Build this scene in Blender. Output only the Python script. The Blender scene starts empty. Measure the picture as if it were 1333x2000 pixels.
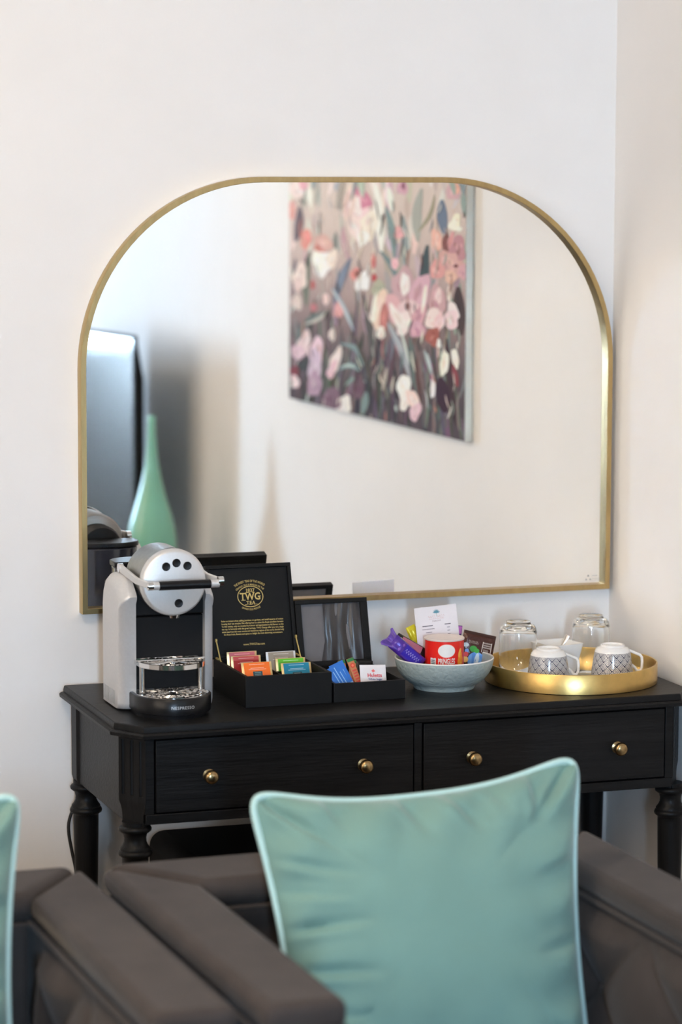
import bpy, bmesh, math, random
from mathutils import Vector, Matrix
random.seed(7)
sc = bpy.context.scene
COL = sc.collection

# ---------------------------------------------------------------- camera
CAM_POS = Vector((-1.28606, -5.29547, 1.78295))
CR = Vector((0.94599544, -0.32416693, 0.00290284))
CU = Vector((0.0358863, 0.11361567, 0.99287645))
CW = Vector((0.32218752, 0.93915243, -0.11911305))
cam_d = bpy.data.cameras.new('camera')
cam_d.sensor_fit = 'VERTICAL'
cam_d.sensor_height = 36.0
cam_d.sensor_width = 24.0
cam_d.lens = 5588.06 / 2000 * 36.0
cam_d.clip_start = 0.05
cam_d.dof.use_dof = True
cam_d.dof.focus_distance = 5.36
cam_d.dof.aperture_fstop = 2.6
cam = bpy.data.objects.new('camera', cam_d)
COL.objects.link(cam)
cam.matrix_world = Matrix(((CR.x, CU.x, -CW.x, CAM_POS.x), (CR.y, CU.y, -CW.y, CAM_POS.y),
                           (CR.z, CU.z, -CW.z, CAM_POS.z), (0, 0, 0, 1)))
sc.camera = cam

# ---------------------------------------------------------------- view, world, daylight, fill lights
sc.view_settings.view_transform = 'Standard'
sc.view_settings.look = 'None'
sc.view_settings.gamma = 1.0
sc.view_settings.use_curve_mapping = False
sc.view_settings.exposure = 0.08
sc.cycles.use_denoising = True
sc.cycles.max_bounces = 14
sc.cycles.diffuse_bounces = 6
sc.cycles.glossy_bounces = 8
sc.cycles.transmission_bounces = 10
sc.cycles.sample_clamp_indirect = 0.0
sc.cycles.use_guiding = False
sc.cycles.guiding_training_samples = 64
sc.cycles.blur_glossy = 0.1
sc.cycles.caustics_reflective = True
sc.cycles.caustics_refractive = True

world = bpy.data.worlds.new('sky')
sc.world = world
world.use_nodes = True
wb = world.node_tree.nodes['Background']
wb.inputs['Color'].default_value = (0.75, 0.87, 1.0, 1)
wb.inputs['Strength'].default_value = 1.0

def area_light(name, loc, rot, sx, sy, watts, color):
    d = bpy.data.lights.new(name, 'AREA')
    d.shape = 'RECTANGLE'
    d.size, d.size_y = sx, sy
    d.energy = watts
    d.color = color
    o = bpy.data.objects.new(name, d)
    COL.objects.link(o)
    o.location = loc
    o.rotation_euler = rot
    return o

# daylight through the narrow window behind the camera; added warm fill on the left
area_light('daylight_rear_window', (-1.60, -7.72, 1.68), (math.radians(90), 0, 0), 0.60, 1.54, 540, (0.52, 0.74, 1.0))
area_light('warm_left_fill', (-2.78, -2.6, 1.83), (0, math.radians(-90), 0), 1.36, 2.6, 36, (1.0, 0.79, 0.57))

# warm fill light added below the ceiling, without any lamp fitting
lamp_d = bpy.data.lights.new('ceiling_fill_light', 'POINT')
lamp_d.energy = 31; lamp_d.color = (1.0, 0.80, 0.58); lamp_d.shadow_soft_size = 0.14
lamp_o = bpy.data.objects.new('ceiling_fill_light', lamp_d)
COL.objects.link(lamp_o); lamp_o.location = (-0.75, -1.8, 2.36)

# ---------------------------------------------------------------- helpers
class MB:
    """collects shapes into one mesh"""
    def __init__(self):
        self.v = []; self.f = []; self.c = []; self.uv = {}
    def add(self, vs, fs, col=None):
        n = len(self.v)
        self.v += [tuple(p) for p in vs]
        for f in fs:
            self.f.append(tuple(i + n for i in f)); self.c.append(col)
        return self
    def box(self, x0, x1, y0, y1, z0, z1, M=None):
        vs = [Vector((x, y, z)) for z in (z0, z1) for y in (y0, y1) for x in (x0, x1)]
        if M: vs = [M @ p for p in vs]
        return self.add(vs, [(0, 2, 3, 1), (4, 5, 7, 6), (0, 1, 5, 4), (1, 3, 7, 5), (3, 2, 6, 7), (2, 0, 4, 6)])
    def loops(self, rings, cap0=True, cap1=True, closed=True):
        n = len(rings[0]); vs = [p for r in rings for p in r]; fs = []
        for k in range(len(rings) - 1):
            for i in range(n if closed else n - 1):
                j = (i + 1) % n
                fs.append((k * n + i, k * n + j, (k + 1) * n + j, (k + 1) * n + i))
        if cap0: fs.append(tuple(range(n))[::-1])
        if cap1: fs.append(tuple((len(rings) - 1) * n + i for i in range(n)))
        return self.add(vs, fs)
    def lathe(self, prof, seg=32, c=(0, 0, 0), cap0=True, cap1=True):
        rings = []
        for r, z in prof:
            rings.append([(c[0] + r * math.cos(2 * math.pi * i / seg), c[1] + r * math.sin(2 * math.pi * i / seg), c[2] + z) for i in range(seg)])
        return self.loops(rings, cap0, cap1)
    def axis_lathe(self, p0, p1, prof, seg=24, cap0=True, cap1=True):
        """profile (r, t) along the line p0->p1, t in metres from p0"""
        p0 = Vector(p0); d = (Vector(p1) - p0).normalized()
        a = d.orthogonal().normalized(); b = d.cross(a)
        rings = [[p0 + d * t + (a * math.cos(2 * math.pi * i / seg) + b * math.sin(2 * math.pi * i / seg)) * r for i in range(seg)] for r, t in prof]
        return self.loops(rings, cap0, cap1)
    def rod(self, p0, p1, r, seg=12):
        L = (Vector(p1) - Vector(p0)).length
        return self.axis_lathe(p0, p1, [(r, 0), (r, L)], seg)
    def tube(self, pts, r, seg=8, closed=False):
        pts = [Vector(p) for p in pts]; n = len(pts); rings = []
        up = None
        for i, p in enumerate(pts):
            a = pts[(i - 1) % n] if (closed or i > 0) else p
            b = pts[(i + 1) % n] if (closed or i < n - 1) else p
            d = (b - a).normalized()
            if up is None: up = d.orthogonal().normalized()
            up = (up - d * up.dot(d)).normalized()
            s = d.cross(up)
            rr = r[i] if isinstance(r, (list, tuple)) else r
            rings.append([p + (up * math.cos(2 * math.pi * k / seg) + s * math.sin(2 * math.pi * k / seg)) * rr for k in range(seg)])
        if closed:
            rings.append(rings[0])
            return self.loops(rings, False, False)
        return self.loops(rings)
    def prism(self, poly, fn, h0, h1):
        """2D polygon extruded: fn(a, b, h) -> 3D"""
        return self.loops([[fn(a, b, h0) for a, b in poly], [fn(a, b, h1) for a, b in poly]])
    def grid(self, nu, nv, fn):
        vs = [fn(i / nu, j / nv) for j in range(nv + 1) for i in range(nu + 1)]
        fs = [(j * (nu + 1) + i, j * (nu + 1) + i + 1, (j + 1) * (nu + 1) + i + 1, (j + 1) * (nu + 1) + i) for j in range(nv) for i in range(nu)]
        return self.add(vs, fs)
    def mesh(self, name, smooth=True, angle=38, fix=True):
        me = bpy.data.meshes.new(name)
        me.from_pydata(self.v, [], self.f)
        if any(c is not None for c in self.c):
            at = me.color_attributes.new('paint', 'FLOAT_COLOR', 'CORNER')
            k = 0
            for pi, p in enumerate(me.polygons):
                c = self.c[pi] or (1, 1, 1)
                for _ in range(p.loop_total):
                    at.data[k].color = (c[0], c[1], c[2], 1); k += 1
        if fix:
            bm = bmesh.new(); bm.from_mesh(me)
            bmesh.ops.recalc_face_normals(bm, faces=bm.faces)
            bm.to_mesh(me); bm.free()
        if smooth:
            me.polygons.foreach_set('use_smooth', [True] * len(me.polygons))
            me.set_sharp_from_angle(angle=math.radians(angle))
        me.update()
        return me
    def build(self, name, mat, parent=None, smooth=True, angle=38, bevel=0, seg=2, fix=True):
        me = self.mesh(name, smooth, angle, fix)
        return link(name, me, mat, parent, bevel, seg)

def link(name, me, mat, parent=None, bevel=0, seg=2):
    o = bpy.data.objects.new(name, me)
    COL.objects.link(o)
    if mat is not None and not me.materials: me.materials.append(mat)
    if parent is not None: o.parent = parent
    if bevel:
        m = o.modifiers.new('bevel', 'BEVEL'); m.width = bevel; m.segments = seg; m.limit_method = 'ANGLE'; m.angle_limit = math.radians(40)
        m.harden_normals = False
    return o

def tag(o, label, cat, group=None):
    o['label'] = label; o['category'] = cat
    if group: o['group'] = group
    return o

def thing(name, label, cat, loc=(0, 0, 0), rotz=0, group=None, rot=None):
    o = bpy.data.objects.new(name, None)
    COL.objects.link(o)
    o.empty_display_size = 0.05
    o.location = loc
    o.rotation_euler = rot if rot else (0, 0, rotz)
    return tag(o, label, cat, group)

def structure(o):
    o['kind'] = 'structure'
    return o

def copy_tree(o, parent=None):
    c = o.copy(); COL.objects.link(c); c.parent = parent
    for ch in o.children: copy_tree(ch, c)
    return c

_text_cache = {}
def text_2d(s, size, spacing=1.0, bold=0.0):
    """flat lettering as 2D vertices and faces, centred on x, baseline at 0"""
    key = (s, size, spacing, bold)
    if key in _text_cache: return _text_cache[key]
    cu = bpy.data.curves.new('lettering', 'FONT')
    cu.body = s; cu.size = size; cu.align_x = 'CENTER'; cu.space_character = spacing
    cu.offset = bold * size; cu.resolution_u = 2
    o = bpy.data.objects.new('lettering', cu)
    COL.objects.link(o)
    dg = bpy.context.evaluated_depsgraph_get()
    me = bpy.data.meshes.new_from_object(o.evaluated_get(dg))
    vs = [(v.co.x, v.co.y) for v in me.vertices]; fs = [tuple(p.vertices) for p in me.polygons]
    bpy.data.objects.remove(o); bpy.data.curves.remove(cu); bpy.data.meshes.remove(me)
    _text_cache[key] = (vs, fs)
    return vs, fs

def put_text(mb, s, size, fn, spacing=1.0, bold=0.0, width=None, arc=None, col=None):
    vs, fs = text_2d(s, size, spacing, bold)
    if width:
        w = max(v[0] for v in vs) - min(v[0] for v in vs); k = width / w
        vs = [(x * k, y) for x, y in vs]
    if arc:
        vs = [((arc + y) * math.sin(x / arc), (arc + y) * math.cos(x / arc) - arc) for x, y in vs]
    mb.add([fn(x, y) for x, y in vs], fs, col)

# ---------------------------------------------------------------- materials
def srgb(r, g, b):
    return tuple(((c / 255) / 12.92 if c / 255 <= 0.04045 else ((c / 255 + 0.055) / 1.055) ** 2.4) for c in (r, g, b))

def mat(name, col, rough=0.5, metal=0.0, vary=0.06, scale=30, bump=0.0, bscale=200, stretch=None, spec=0.5, sheen=0.0, coat=0.0, trans=0.0, ior=1.45, subsurf=0.0):
    m = bpy.data.materials.new(name); m.use_nodes = True
    nt = m.node_tree; N = nt.nodes; L = nt.links
    b = N['Principled BSDF']
    tc = N.new('ShaderNodeTexCoord'); mp = N.new('ShaderNodeMapping')
    if stretch: mp.inputs['Scale'].default_value = stretch
    L.new(tc.outputs['Object'], mp.inputs['Vector'])
    nz = N.new('ShaderNodeTexNoise'); nz.inputs['Scale'].default_value = scale; nz.inputs['Detail'].default_value = 4
    L.new(mp.outputs['Vector'], nz.inputs['Vector'])
    rp = N.new('ShaderNodeValToRGB')
    rp.color_ramp.elements[0].position = 0.3; rp.color_ramp.elements[1].position = 0.7
    rp.color_ramp.elements[0].color = tuple(c * (1 - vary) for c in col) + (1,)
    rp.color_ramp.elements[1].color = tuple(min(1, c * (1 + vary)) for c in col) + (1,)
    L.new(nz.outputs['Fac'], rp.inputs['Fac']); L.new(rp.outputs['Color'], b.inputs['Base Color'])
    b.inputs['Roughness'].default_value = rough; b.inputs['Metallic'].default_value = metal
    b.inputs['Specular IOR Level'].default_value = spec
    b.inputs['IOR'].default_value = ior
    if sheen:
        b.inputs['Sheen Weight'].default_value = sheen; b.inputs['Sheen Roughness'].default_value = 0.4
    if coat: b.inputs['Coat Weight'].default_value = coat; b.inputs['Coat Roughness'].default_value = 0.08
    if trans: b.inputs['Transmission Weight'].default_value = trans
    if subsurf:
        b.inputs['Subsurface Weight'].default_value = subsurf; b.inputs['Subsurface Radius'].default_value = (0.02, 0.03, 0.025)
    if bump:
        n2 = N.new('ShaderNodeTexNoise'); n2.inputs['Scale'].default_value = bscale; n2.inputs['Detail'].default_value = 3
        L.new(mp.outputs['Vector'], n2.inputs['Vector'])
        bp = N.new('ShaderNodeBump'); bp.inputs['Strength'].default_value = bump; bp.inputs['Distance'].default_value = 0.002
        L.new(n2.outputs['Fac'], bp.inputs['Height']); L.new(bp.outputs['Normal'], b.inputs['Normal'])
    return m

def paint_mat(name, rough=0.6, spec=0.5):
    """colour comes from the painted colour attribute"""
    m = mat(name, (0.5, 0.5, 0.5), rough, spec=spec)
    nt = m.node_tree; a = nt.nodes.new('ShaderNodeAttribute'); a.attribute_name = 'paint'
    nt.links.new(a.outputs['Color'], nt.nodes['Principled BSDF'].inputs['Base Color'])
    return m

M = {}
M['wall'] = mat('wall_paint', (0.80, 0.775, 0.75), 0.85, vary=0.012, scale=6, bump=0.05, bscale=300, spec=0.3)
M['ceiling'] = mat('ceiling_paint', (0.85, 0.84, 0.82), 0.9, vary=0.01)
M['floor'] = mat('carpet', (0.20, 0.15, 0.115), 0.95, vary=0.15, scale=180, bump=0.6, bscale=500, spec=0.1)
M['white_trim'] = mat('white_trim', (0.78, 0.78, 0.77), 0.4, vary=0.02)
M['black_wood'] = mat('black_stained_wood', (0.0075, 0.0073, 0.0075), 0.40, vary=0.35, scale=60, bump=0.35, bscale=220, stretch=(0.08, 1, 1), spec=0.2)
M['black_wood_v'] = mat('black_stained_wood_upright', (0.0075, 0.0073, 0.0075), 0.42, vary=0.35, scale=60, bump=0.25, bscale=220, stretch=(1, 1, 0.08), spec=0.2)
M['gap'] = mat('dark_gap', (0.002, 0.002, 0.002), 0.9, spec=0.1)
M['brass'] = mat('aged_brass', (0.36, 0.25, 0.12), 0.28, 1.0, vary=0.25, scale=120, bump=0.05)
M['gold_frame'] = mat('brushed_gold', (0.50, 0.365, 0.17), 0.34, 1.0, vary=0.08, scale=90, stretch=(1, 1, 0.2), bump=0.05, bscale=400)
M['gold_leaf'] = mat('gold_tray_metal', (0.62, 0.42, 0.15), 0.33, 1.0, vary=0.16, scale=26, bump=0.12, bscale=60)
M['mirror'] = mat('mirror_glass', (0.965, 0.975, 0.965), 0.0, 1.0, vary=0.0)
M['mirror'].node_tree.nodes['Principled BSDF'].inputs['Roughness'].default_value = 0.0
M['black_plastic'] = mat('black_plastic', (0.006, 0.006, 0.007), 0.3, vary=0.1, spec=0.35)
M['matte_black'] = mat('matte_black_plastic', (0.0055, 0.0055, 0.006), 0.6, vary=0.1, spec=0.2)
M['silver'] = mat('silver_paint', (0.62, 0.605, 0.595), 0.36, 0.35, vary=0.03, scale=200)
M['silver_face'] = mat('pale_silver', (0.66, 0.65, 0.64), 0.4, 0.55, vary=0.02, scale=200)
M['silver_dark'] = mat('brushed_steel', (0.30, 0.29, 0.275), 0.32, 0.9, vary=0.08, scale=120, stretch=(0.1, 1, 1))
M['chrome'] = mat('chrome', (0.80, 0.79, 0.78), 0.08, 1.0, vary=0.02)
M['steel'] = mat('stainless_steel', (0.55, 0.54, 0.52), 0.25, 1.0, vary=0.05)
M['smoked'] = mat('smoked_plastic', (0.03, 0.032, 0.045), 0.12, vary=0.05, coat=0.5)
M['tea_box'] = mat('black_lacquered_card', (0.006, 0.006, 0.006), 0.5, vary=0.12, spec=0.25)
M['gold_print'] = mat('gold_print', (0.62, 0.46, 0.16), 0.4, 0.35, vary=0.1)
M['gold_foil'] = mat('gold_foil', (0.72, 0.53, 0.25), 0.35, 0.5, vary=0.1)
M['white_foil'] = mat('white_foil', (0.72, 0.72, 0.72), 0.35, 0.2, vary=0.05)
M['ceramic'] = mat('white_ceramic', (0.80, 0.78, 0.75), 0.18, vary=0.01, coat=0.4)
M['paper'] = mat('paper', (0.78, 0.745, 0.765), 0.75, vary=0.02)
M['print'] = paint_mat('printed_ink', 0.5)
M['gloss_print'] = paint_mat('printed_foil', 0.3)
M['oil_paint'] = paint_mat('oil_paint', 0.85, 0.08)
M['velvet'] = mat('mint_velvet', srgb(116, 149, 139), 0.8, vary=0.05, scale=9, bump=0.05, bscale=60, sheen=0.5, spec=0.2)
M['piping'] = mat('pale_mint_cord', srgb(178, 212, 208), 0.7, vary=0.05, scale=300, bump=0.2, bscale=600, sheen=0.3)
M['sofa'] = mat('charcoal_velvet', (0.056, 0.046, 0.042), 0.85, vary=0.12, scale=14, bump=0.12, bscale=350, sheen=0.10, spec=0.12)
M['mint_glass'] = mat('mint_satin_glass', (0.22, 0.52, 0.38), 0.28, vary=0.08, scale=4, coat=0.3, subsurf=0.3)
M['cable'] = mat('black_rubber', (0.012, 0.011, 0.010), 0.6)
M['canvas_edge'] = mat('canvas_edge', srgb(214, 216, 208), 0.8, vary=0.04)

glass = bpy.data.materials.new('clear_glass'); glass.use_nodes = True
g = glass.node_tree.nodes['Principled BSDF']
g.inputs['Base Color'].default_value = (0.97, 0.98, 0.98, 1); g.inputs['Roughness'].default_value = 0.02
g.inputs['Transmission Weight'].default_value = 1.0; g.inputs['IOR'].default_value = 1.45
M['glass'] = glass

# ---------------------------------------------------------------- the room
XR, XL, YB, YF, ZC = 1.1107, -2.6, 0.0, -7.5, 2.62
structure(MB().box(XL - 0.1, XR + 0.1, YF - 0.1, YB + 0.1, -0.1, 0.0).build('floor', M['floor'], smooth=False))
structure(MB().box(XL - 0.1, XR + 0.1, YF - 0.1, YB + 0.1, ZC, ZC + 0.1).build('ceiling', M['ceiling'], smooth=False))
structure(MB().box(XL - 0.1, XR + 0.1, YB, YB + 0.1, 0, ZC).build('wall_back', M['wall'], smooth=False))
structure(MB().box(XR, XR + 0.1, YF, YB, 0, ZC).build('wall_right', M['wall'], smooth=False))
WX0, WX1, WZ0, WZ1 = -1.89, -1.31, 0.92, 2.44          # narrow rear window
mb = MB()
mb.box(XL - 0.1, WX0, YF - 0.14, YF, 0, ZC); mb.box(WX1, XR + 0.1, YF - 0.14, YF, 0, ZC)
mb.box(WX0, WX1, YF - 0.14, YF, 0, WZ0); mb.box(WX0, WX1, YF - 0.14, YF, WZ1, ZC)
structure(mb.build('wall_rear', M['wall'], smooth=False))
VY0, VY1, VZ0, VZ1 = -3.9, -1.3, 1.15, 2.5            # wide left window, unseen, added for the warm fill
mb = MB()
mb.box(XL - 0.14, XL, YF, VY0, 0, ZC); mb.box(XL - 0.14, XL, VY1, YB, 0, ZC)
mb.box(XL - 0.14, XL, VY0, VY1, 0, VZ0); mb.box(XL - 0.14, XL, VY0, VY1, VZ1, ZC)
structure(mb.build('wall_left', M['wall'], smooth=False))
structure(MB().box(XL, -1.52, -7.16, -7.10, 0, ZC).build('light_blocker', M['wall'], smooth=False))  # unseen panel added to cut the rear daylight reaching the back wall
# rear window: frame and open venetian blind
mb = MB(); t = 0.035
mb.box(WX0, WX1, YF - 0.10, YF - 0.05, WZ0, WZ0 + t); mb.box(WX0, WX1, YF - 0.10, YF - 0.05, WZ1 - t, WZ1)
mb.box(WX0, WX0 + t, YF - 0.10, YF - 0.05, WZ0 + t, WZ1 - t); mb.box(WX1 - t, WX1, YF - 0.10, YF - 0.05, WZ0 + t, WZ1 - t)
win1 = structure(mb.build('window_1', M['white_trim'], smooth=False))
slat_me = MB().box(WX0 + 0.012, WX1 - 0.012, -0.016, 0.016, -0.0012, 0.0012).mesh('slat', False)
k = 0
z = WZ0 + 0.05
while z < WZ1 - 0.04:
    s = link('slat', slat_me, M['white_trim'], win1); s.location = (0, YF - 0.025, z); z += 0.05
# frame of the added left window
mb = MB(); t = 0.05
x0, x1 = XL - 0.10, XL - 0.05
mb.box(x0, x1, VY0, VY1, VZ0, VZ0 + t); mb.box(x0, x1, VY0, VY1, VZ1 - t, VZ1)
for y in (VY0, (VY0 + VY1) / 2 - t / 2, VY1 - t): mb.box(x0, x1, y, y + t, VZ0 + t, VZ1 - t)
structure(mb.build('fill_window', M['white_trim'], smooth=False))
structure(MB().box(XL, XR, -0.014, 0, 0, 0.09).build('baseboard_back', M['white_trim'], smooth=False, bevel=0.004))
structure(MB().box(XR - 0.014, XR, YF, -0.014, 0, 0.09).build('baseboard_right', M['white_trim'], smooth=False, bevel=0.004))

# ================================================================ console table
TH = 0.80
TX0, TX1, TYB, TYF = -0.036, 1.090, -0.020, -0.465
table = thing('console_table', 'black wooden console table with turned legs and brass-knobbed drawers', 'table', (0.527, -0.24, 0))
T0 = Vector((0.527, -0.24, 0))
def tw(x, y, z): return (x - T0.x, y - T0.y, z - T0.z)
def top_outline(o, z):
    cx, cy = 0.039, 0.060
    k = o * 0.45
    pts = [(TX0 - o, TYB), (TX0 - o, TYF + cy - k), (TX0 + cx - k, TYF - o), (TX1 - cx + k, TYF - o), (TX1 + o, TYF + cy - k), (TX1 + o, TYB)]
    return [tw(x, y, z) for x, y in pts]
mb = MB()
mb.loops([top_outline(o, z) for o, z in ((0.002, 0.776), (0.0085, 0.7785), (0.0095, 0.7845), (0.006, 0.7875), (0.0015, 0.7885), (0.0015, 0.792), (0.0, 0.7985), (-0.002, 0.80))])
mb.build('table_top', M['black_wood'], table, angle=25)
ZA0, ZA1 = 0.618, 0.776
def mx(x): return 2 * 0.527 - x      # mirror image of an x across the table
# side and back panels
for side, xa in (('l', -0.019), ('r', None)):
    x0, x1 = (-0.019, -0.005) if side == 'l' else (mx(-0.005), mx(-0.019))
    b = MB(); b.box(*(x0 - T0.x, x1 - T0.x), -0.395 - T0.y, -0.072 - T0.y, ZA0, ZA1)
    b.build('side_panel', M['black_wood'], table, bevel=0.0015)
b = MB(); b.box(0.0 - T0.x, 1.054 - T0.x, -0.04 - T0.y, -0.026 - T0.y, ZA0, ZA1); b.build('back_panel', M['black_wood'], table)
# front frame
def fbox(name, x0, x1, y0, y1, z0, z1, m='black_wood', bev=0.001):
    b = MB(); b.box(x0 - T0.x, x1 - T0.x, y0 - T0.y, y1 - T0.y, z0, z1); return b.build(name, M[m], table, bevel=bev)
fbox('bottom_rail', 0.010, 1.044, -0.449, -0.425, ZA0, 0.636)
fbox('top_rail', 0.010, 1.044, -0.447, -0.425, 0.7735, 0.7765)
fbox('divider', 0.5205, 0.5355, -0.449, -0.425, 0.636, 0.7735)
for x0, x1 in ((0.008, 0.0255), (mx(0.0255), mx(0.008))): fbox('stile', x0, x1, -0.449, -0.425, 0.636, 0.7735)
for x0, x1 in ((0.0255, 0.5205), (0.5355, mx(0.0255))): fbox('drawer_recess', x0, x1, -0.434, -0.425, 0.636, 0.7735, 'gap', 0)
# drawers with knobs
knob = MB(); knob.axis_lathe((0, 0, 0), (0, -1, 0), [(0.0115, 0), (0.0115, 0.002), (0.006, 0.0045), (0.0055, 0.009), (0.0105, 0.0125), (0.0128, 0.0165), (0.0128, 0.0205), (0.011, 0.0240), (0.007, 0.0262), (0.002, 0.027)], 24)
knob_me = knob.mesh('knob')
for (x0, x1), kx in (((0.0285, 0.5175), (0.1265, 0.4203)), ((0.5385, mx(0.0285)), (0.6338, 0.9276))):
    d = fbox('drawer', x0, x1, -0.4515, -0.430, 0.6395, 0.7705)
    fb = None
    for x in kx:
        kk = link('knob', knob_me, M['brass'], d); kk.location = tw(x, -0.4512, 0.7020)
        kk['label'] = 'round aged brass knob'
# corner posts
def ring_plan(pts, cx, cy, s, z): return [tw(cx + (x - cx) * s, cy + (y - cy) * s, z) for x, y in pts]
def front_post(flip):
    f = mx if flip else (lambda x: x)
    A, B = Vector((-0.0265, -0.398)), Vector((0.0095, -0.4505))
    t = (B - A); L = t.length; t = t / L; n = Vector((t.y, -t.x))
    if n.x > 0: n = -n
    inner = [(0.0095, -0.385), (-0.0265 + 0.004, -0.385)]
    def plan(groove):
        pts = [(A.x, A.y)]
        if groove:
            for c in (0.011, L / 2, L - 0.011):
                for a in range(0, 7):
                    th = math.pi * a / 6
                    p = A + t * (c - 0.0042 * math.cos(th)) - n * (0.0038 * math.sin(th))
                    pts.append((p.x, p.y))
        else:
            for c in (0.011, L / 2, L - 0.011):
                for a in range(0, 7):
                    th = math.pi * a / 6
                    p = A + t * (c - 0.0042 * math.cos(th)); pts.append((p.x, p.y))
        pts += [(B.x, B.y)] + inner
        return [(f(x), y) for x, y in pts]
    cx, cy = f(-0.002), -0.415
    P0, P1 = plan(False), plan(True)
    b = MB()
    rings = [ring_plan(P0, cx, cy, s, z) for z, s in ((0.612, 0.80), (0.626, 0.78), (0.636, 0.80), (0.646, 0.86), (0.653, 0.955), (0.6555, 0.985), (0.658, 1.0), (0.668, 1.0))]
    rings += [ring_plan(P1, cx, cy, 1, 0.6685), ring_plan(P1, cx, cy, 1, 0.768), ring_plan(P0, cx, cy, 1, 0.7685), ring_plan(P0, cx, cy, 1, 0.777)]
    b.loops(rings)
    b.build('corner_post', M['black_wood_v'], table, angle=30)
front_post(False); front_post(True)
for flip in (False, True):
    f = mx if flip else (lambda x: x)
    pts = [(f(-0.024), -0.028), (f(-0.024), -0.066), (f(-0.018), -0.074), (f(0.022), -0.074), (f(0.022), -0.028)]
    b = MB(); b.loops([ring_plan(pts, f(-0.002), -0.05, s, z) for z, s in ((0.606, 0.80), (0.612, 0.82), (0.628, 1.0), (0.777, 1.0))])
    b.build('back_post', M['black_wood_v'], table, angle=30)
# turned legs
leg_prof = [(0.011, 0.0), (0.016, 0.006), (0.0175, 0.02), (0.015, 0.035), (0.0135, 0.05), (0.019, 0.06), (0.019, 0.068), (0.0155, 0.078), (0.0165, 0.10),
            (0.0240, 0.545), (0.0240, 0.553), (0.0255, 0.5555), (0.0300, 0.5585), (0.0310, 0.5625), (0.0295, 0.5665), (0.0275, 0.568), (0.0275, 0.5715), (0.0235, 0.5765), (0.0205, 0.583), (0.0200, 0.590),
            (0.0215, 0.597), (0.0235, 0.600), (0.0255, 0.6005), (0.0295, 0.604), (0.0300, 0.608), (0.0275, 0.6115), (0.024, 0.613), (0.024, 0.62)]
leg_me = MB().lathe(leg_prof, 28).mesh('leg', angle=50)
for x, y in ((-0.002, -0.418), (1.056, -0.418), (-0.002, -0.050), (1.056, -0.050)):
    o = link('leg', leg_me, M['black_wood_v'], table); o.location = tw(x, y, 0)

# ================================================================ mirror
MW, MZ0, MZ1, MRAD = 1.100, 0.9362, 1.7672, 0.365
def arch(inset):
    r = MRAD - inset; pts = [(inset, MZ0 + inset), (MW - inset, MZ0 + inset)]
    n = 26
    for i in range(n + 1):
        a = math.pi / 2 * i / n; pts.append((MW - MRAD + r * math.cos(a), MZ1 - MRAD + r * math.sin(a)))
    for i in range(n + 1):
        a = math.pi / 2 + math.pi / 2 * i / n; pts.append((MRAD + r * math.cos(a), MZ1 - MRAD + r * math.sin(a)))
    return pts
mirror = thing('wall_mirror', 'wide arched wall mirror in a thin brushed gold frame', 'mirror', (MW / 2, 0, MZ0))
def mw(x, y, z): return (x - MW / 2, y, z - MZ0)
b = MB()
lo = [[mw(x, y, z) for x, z in arch(i)] for i, y in ((0.0, -0.001), (0.0, -0.0265), (0.0006, -0.0275), (0.0100, -0.0275), (0.0106, -0.0268), (0.0106, -0.010))]
b.loops(lo + [lo[0]], False, False)
b.build('frame', M['gold_frame'], mirror, angle=40)
b = MB(); pl = arch(0.0095)
b.loops([[mw(x, -0.003, z) for x, z in pl], [mw(x, -0.012, z) for x, z in pl]])
gl = b.build('glass', M['mirror'], mirror, smooth=False)
b = MB()
gy = -0.0122
tri = lambda cx, cz, s, a: [(cx + s * math.cos(a + q), gy, cz + s * math.sin(a + q)) for q in (0, 2.09, 4.19)]
GREY = (0.33, 0.34, 0.34)
for dx, dz in ((0, 0.0055), (-0.0045, -0.002), (0.0045, -0.002)):
    vs = tri(1.0585 + dx, 0.9575 + dz, 0.0030, math.pi / 2); b.add([mw(*q) for q in vs], [(0, 1, 2)], GREY)
for z, x0, x1, hh in ((0.9625, 1.066, 1.078, 0.0011), (0.9568, 1.066, 1.0865, 0.0007), (0.9535, 1.066, 1.0865, 0.0007)):
    b.add([mw(x0, gy, z), mw(x1, gy, z), mw(x1, gy, z + hh), mw(x0, gy, z + hh)], [(0, 1, 2, 3)], GREY)
o = b.build('etched_mark', M['print'], mirror, smooth=False, fix=False)
o['label'] = 'small grey safety mark etched in the glass corner'

# ================================================================ coffee machine
cm = thing('coffee_machine', 'silver and black capsule coffee machine with lever handle on the console', 'coffee machine', (-0.003, -0.310, TH))
b = MB(); b.box(0.012, 0.166, 0.002, 0.150, 0.004, 0.172); b.build('body', M['matte_black'], cm, bevel=0.003)
b = MB(); b.box(0.012, 0.166, -0.001, 0.150, 0.1735, 0.222); b.build('upper_body', M['matte_black'], cm, bevel=0.003)
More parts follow.
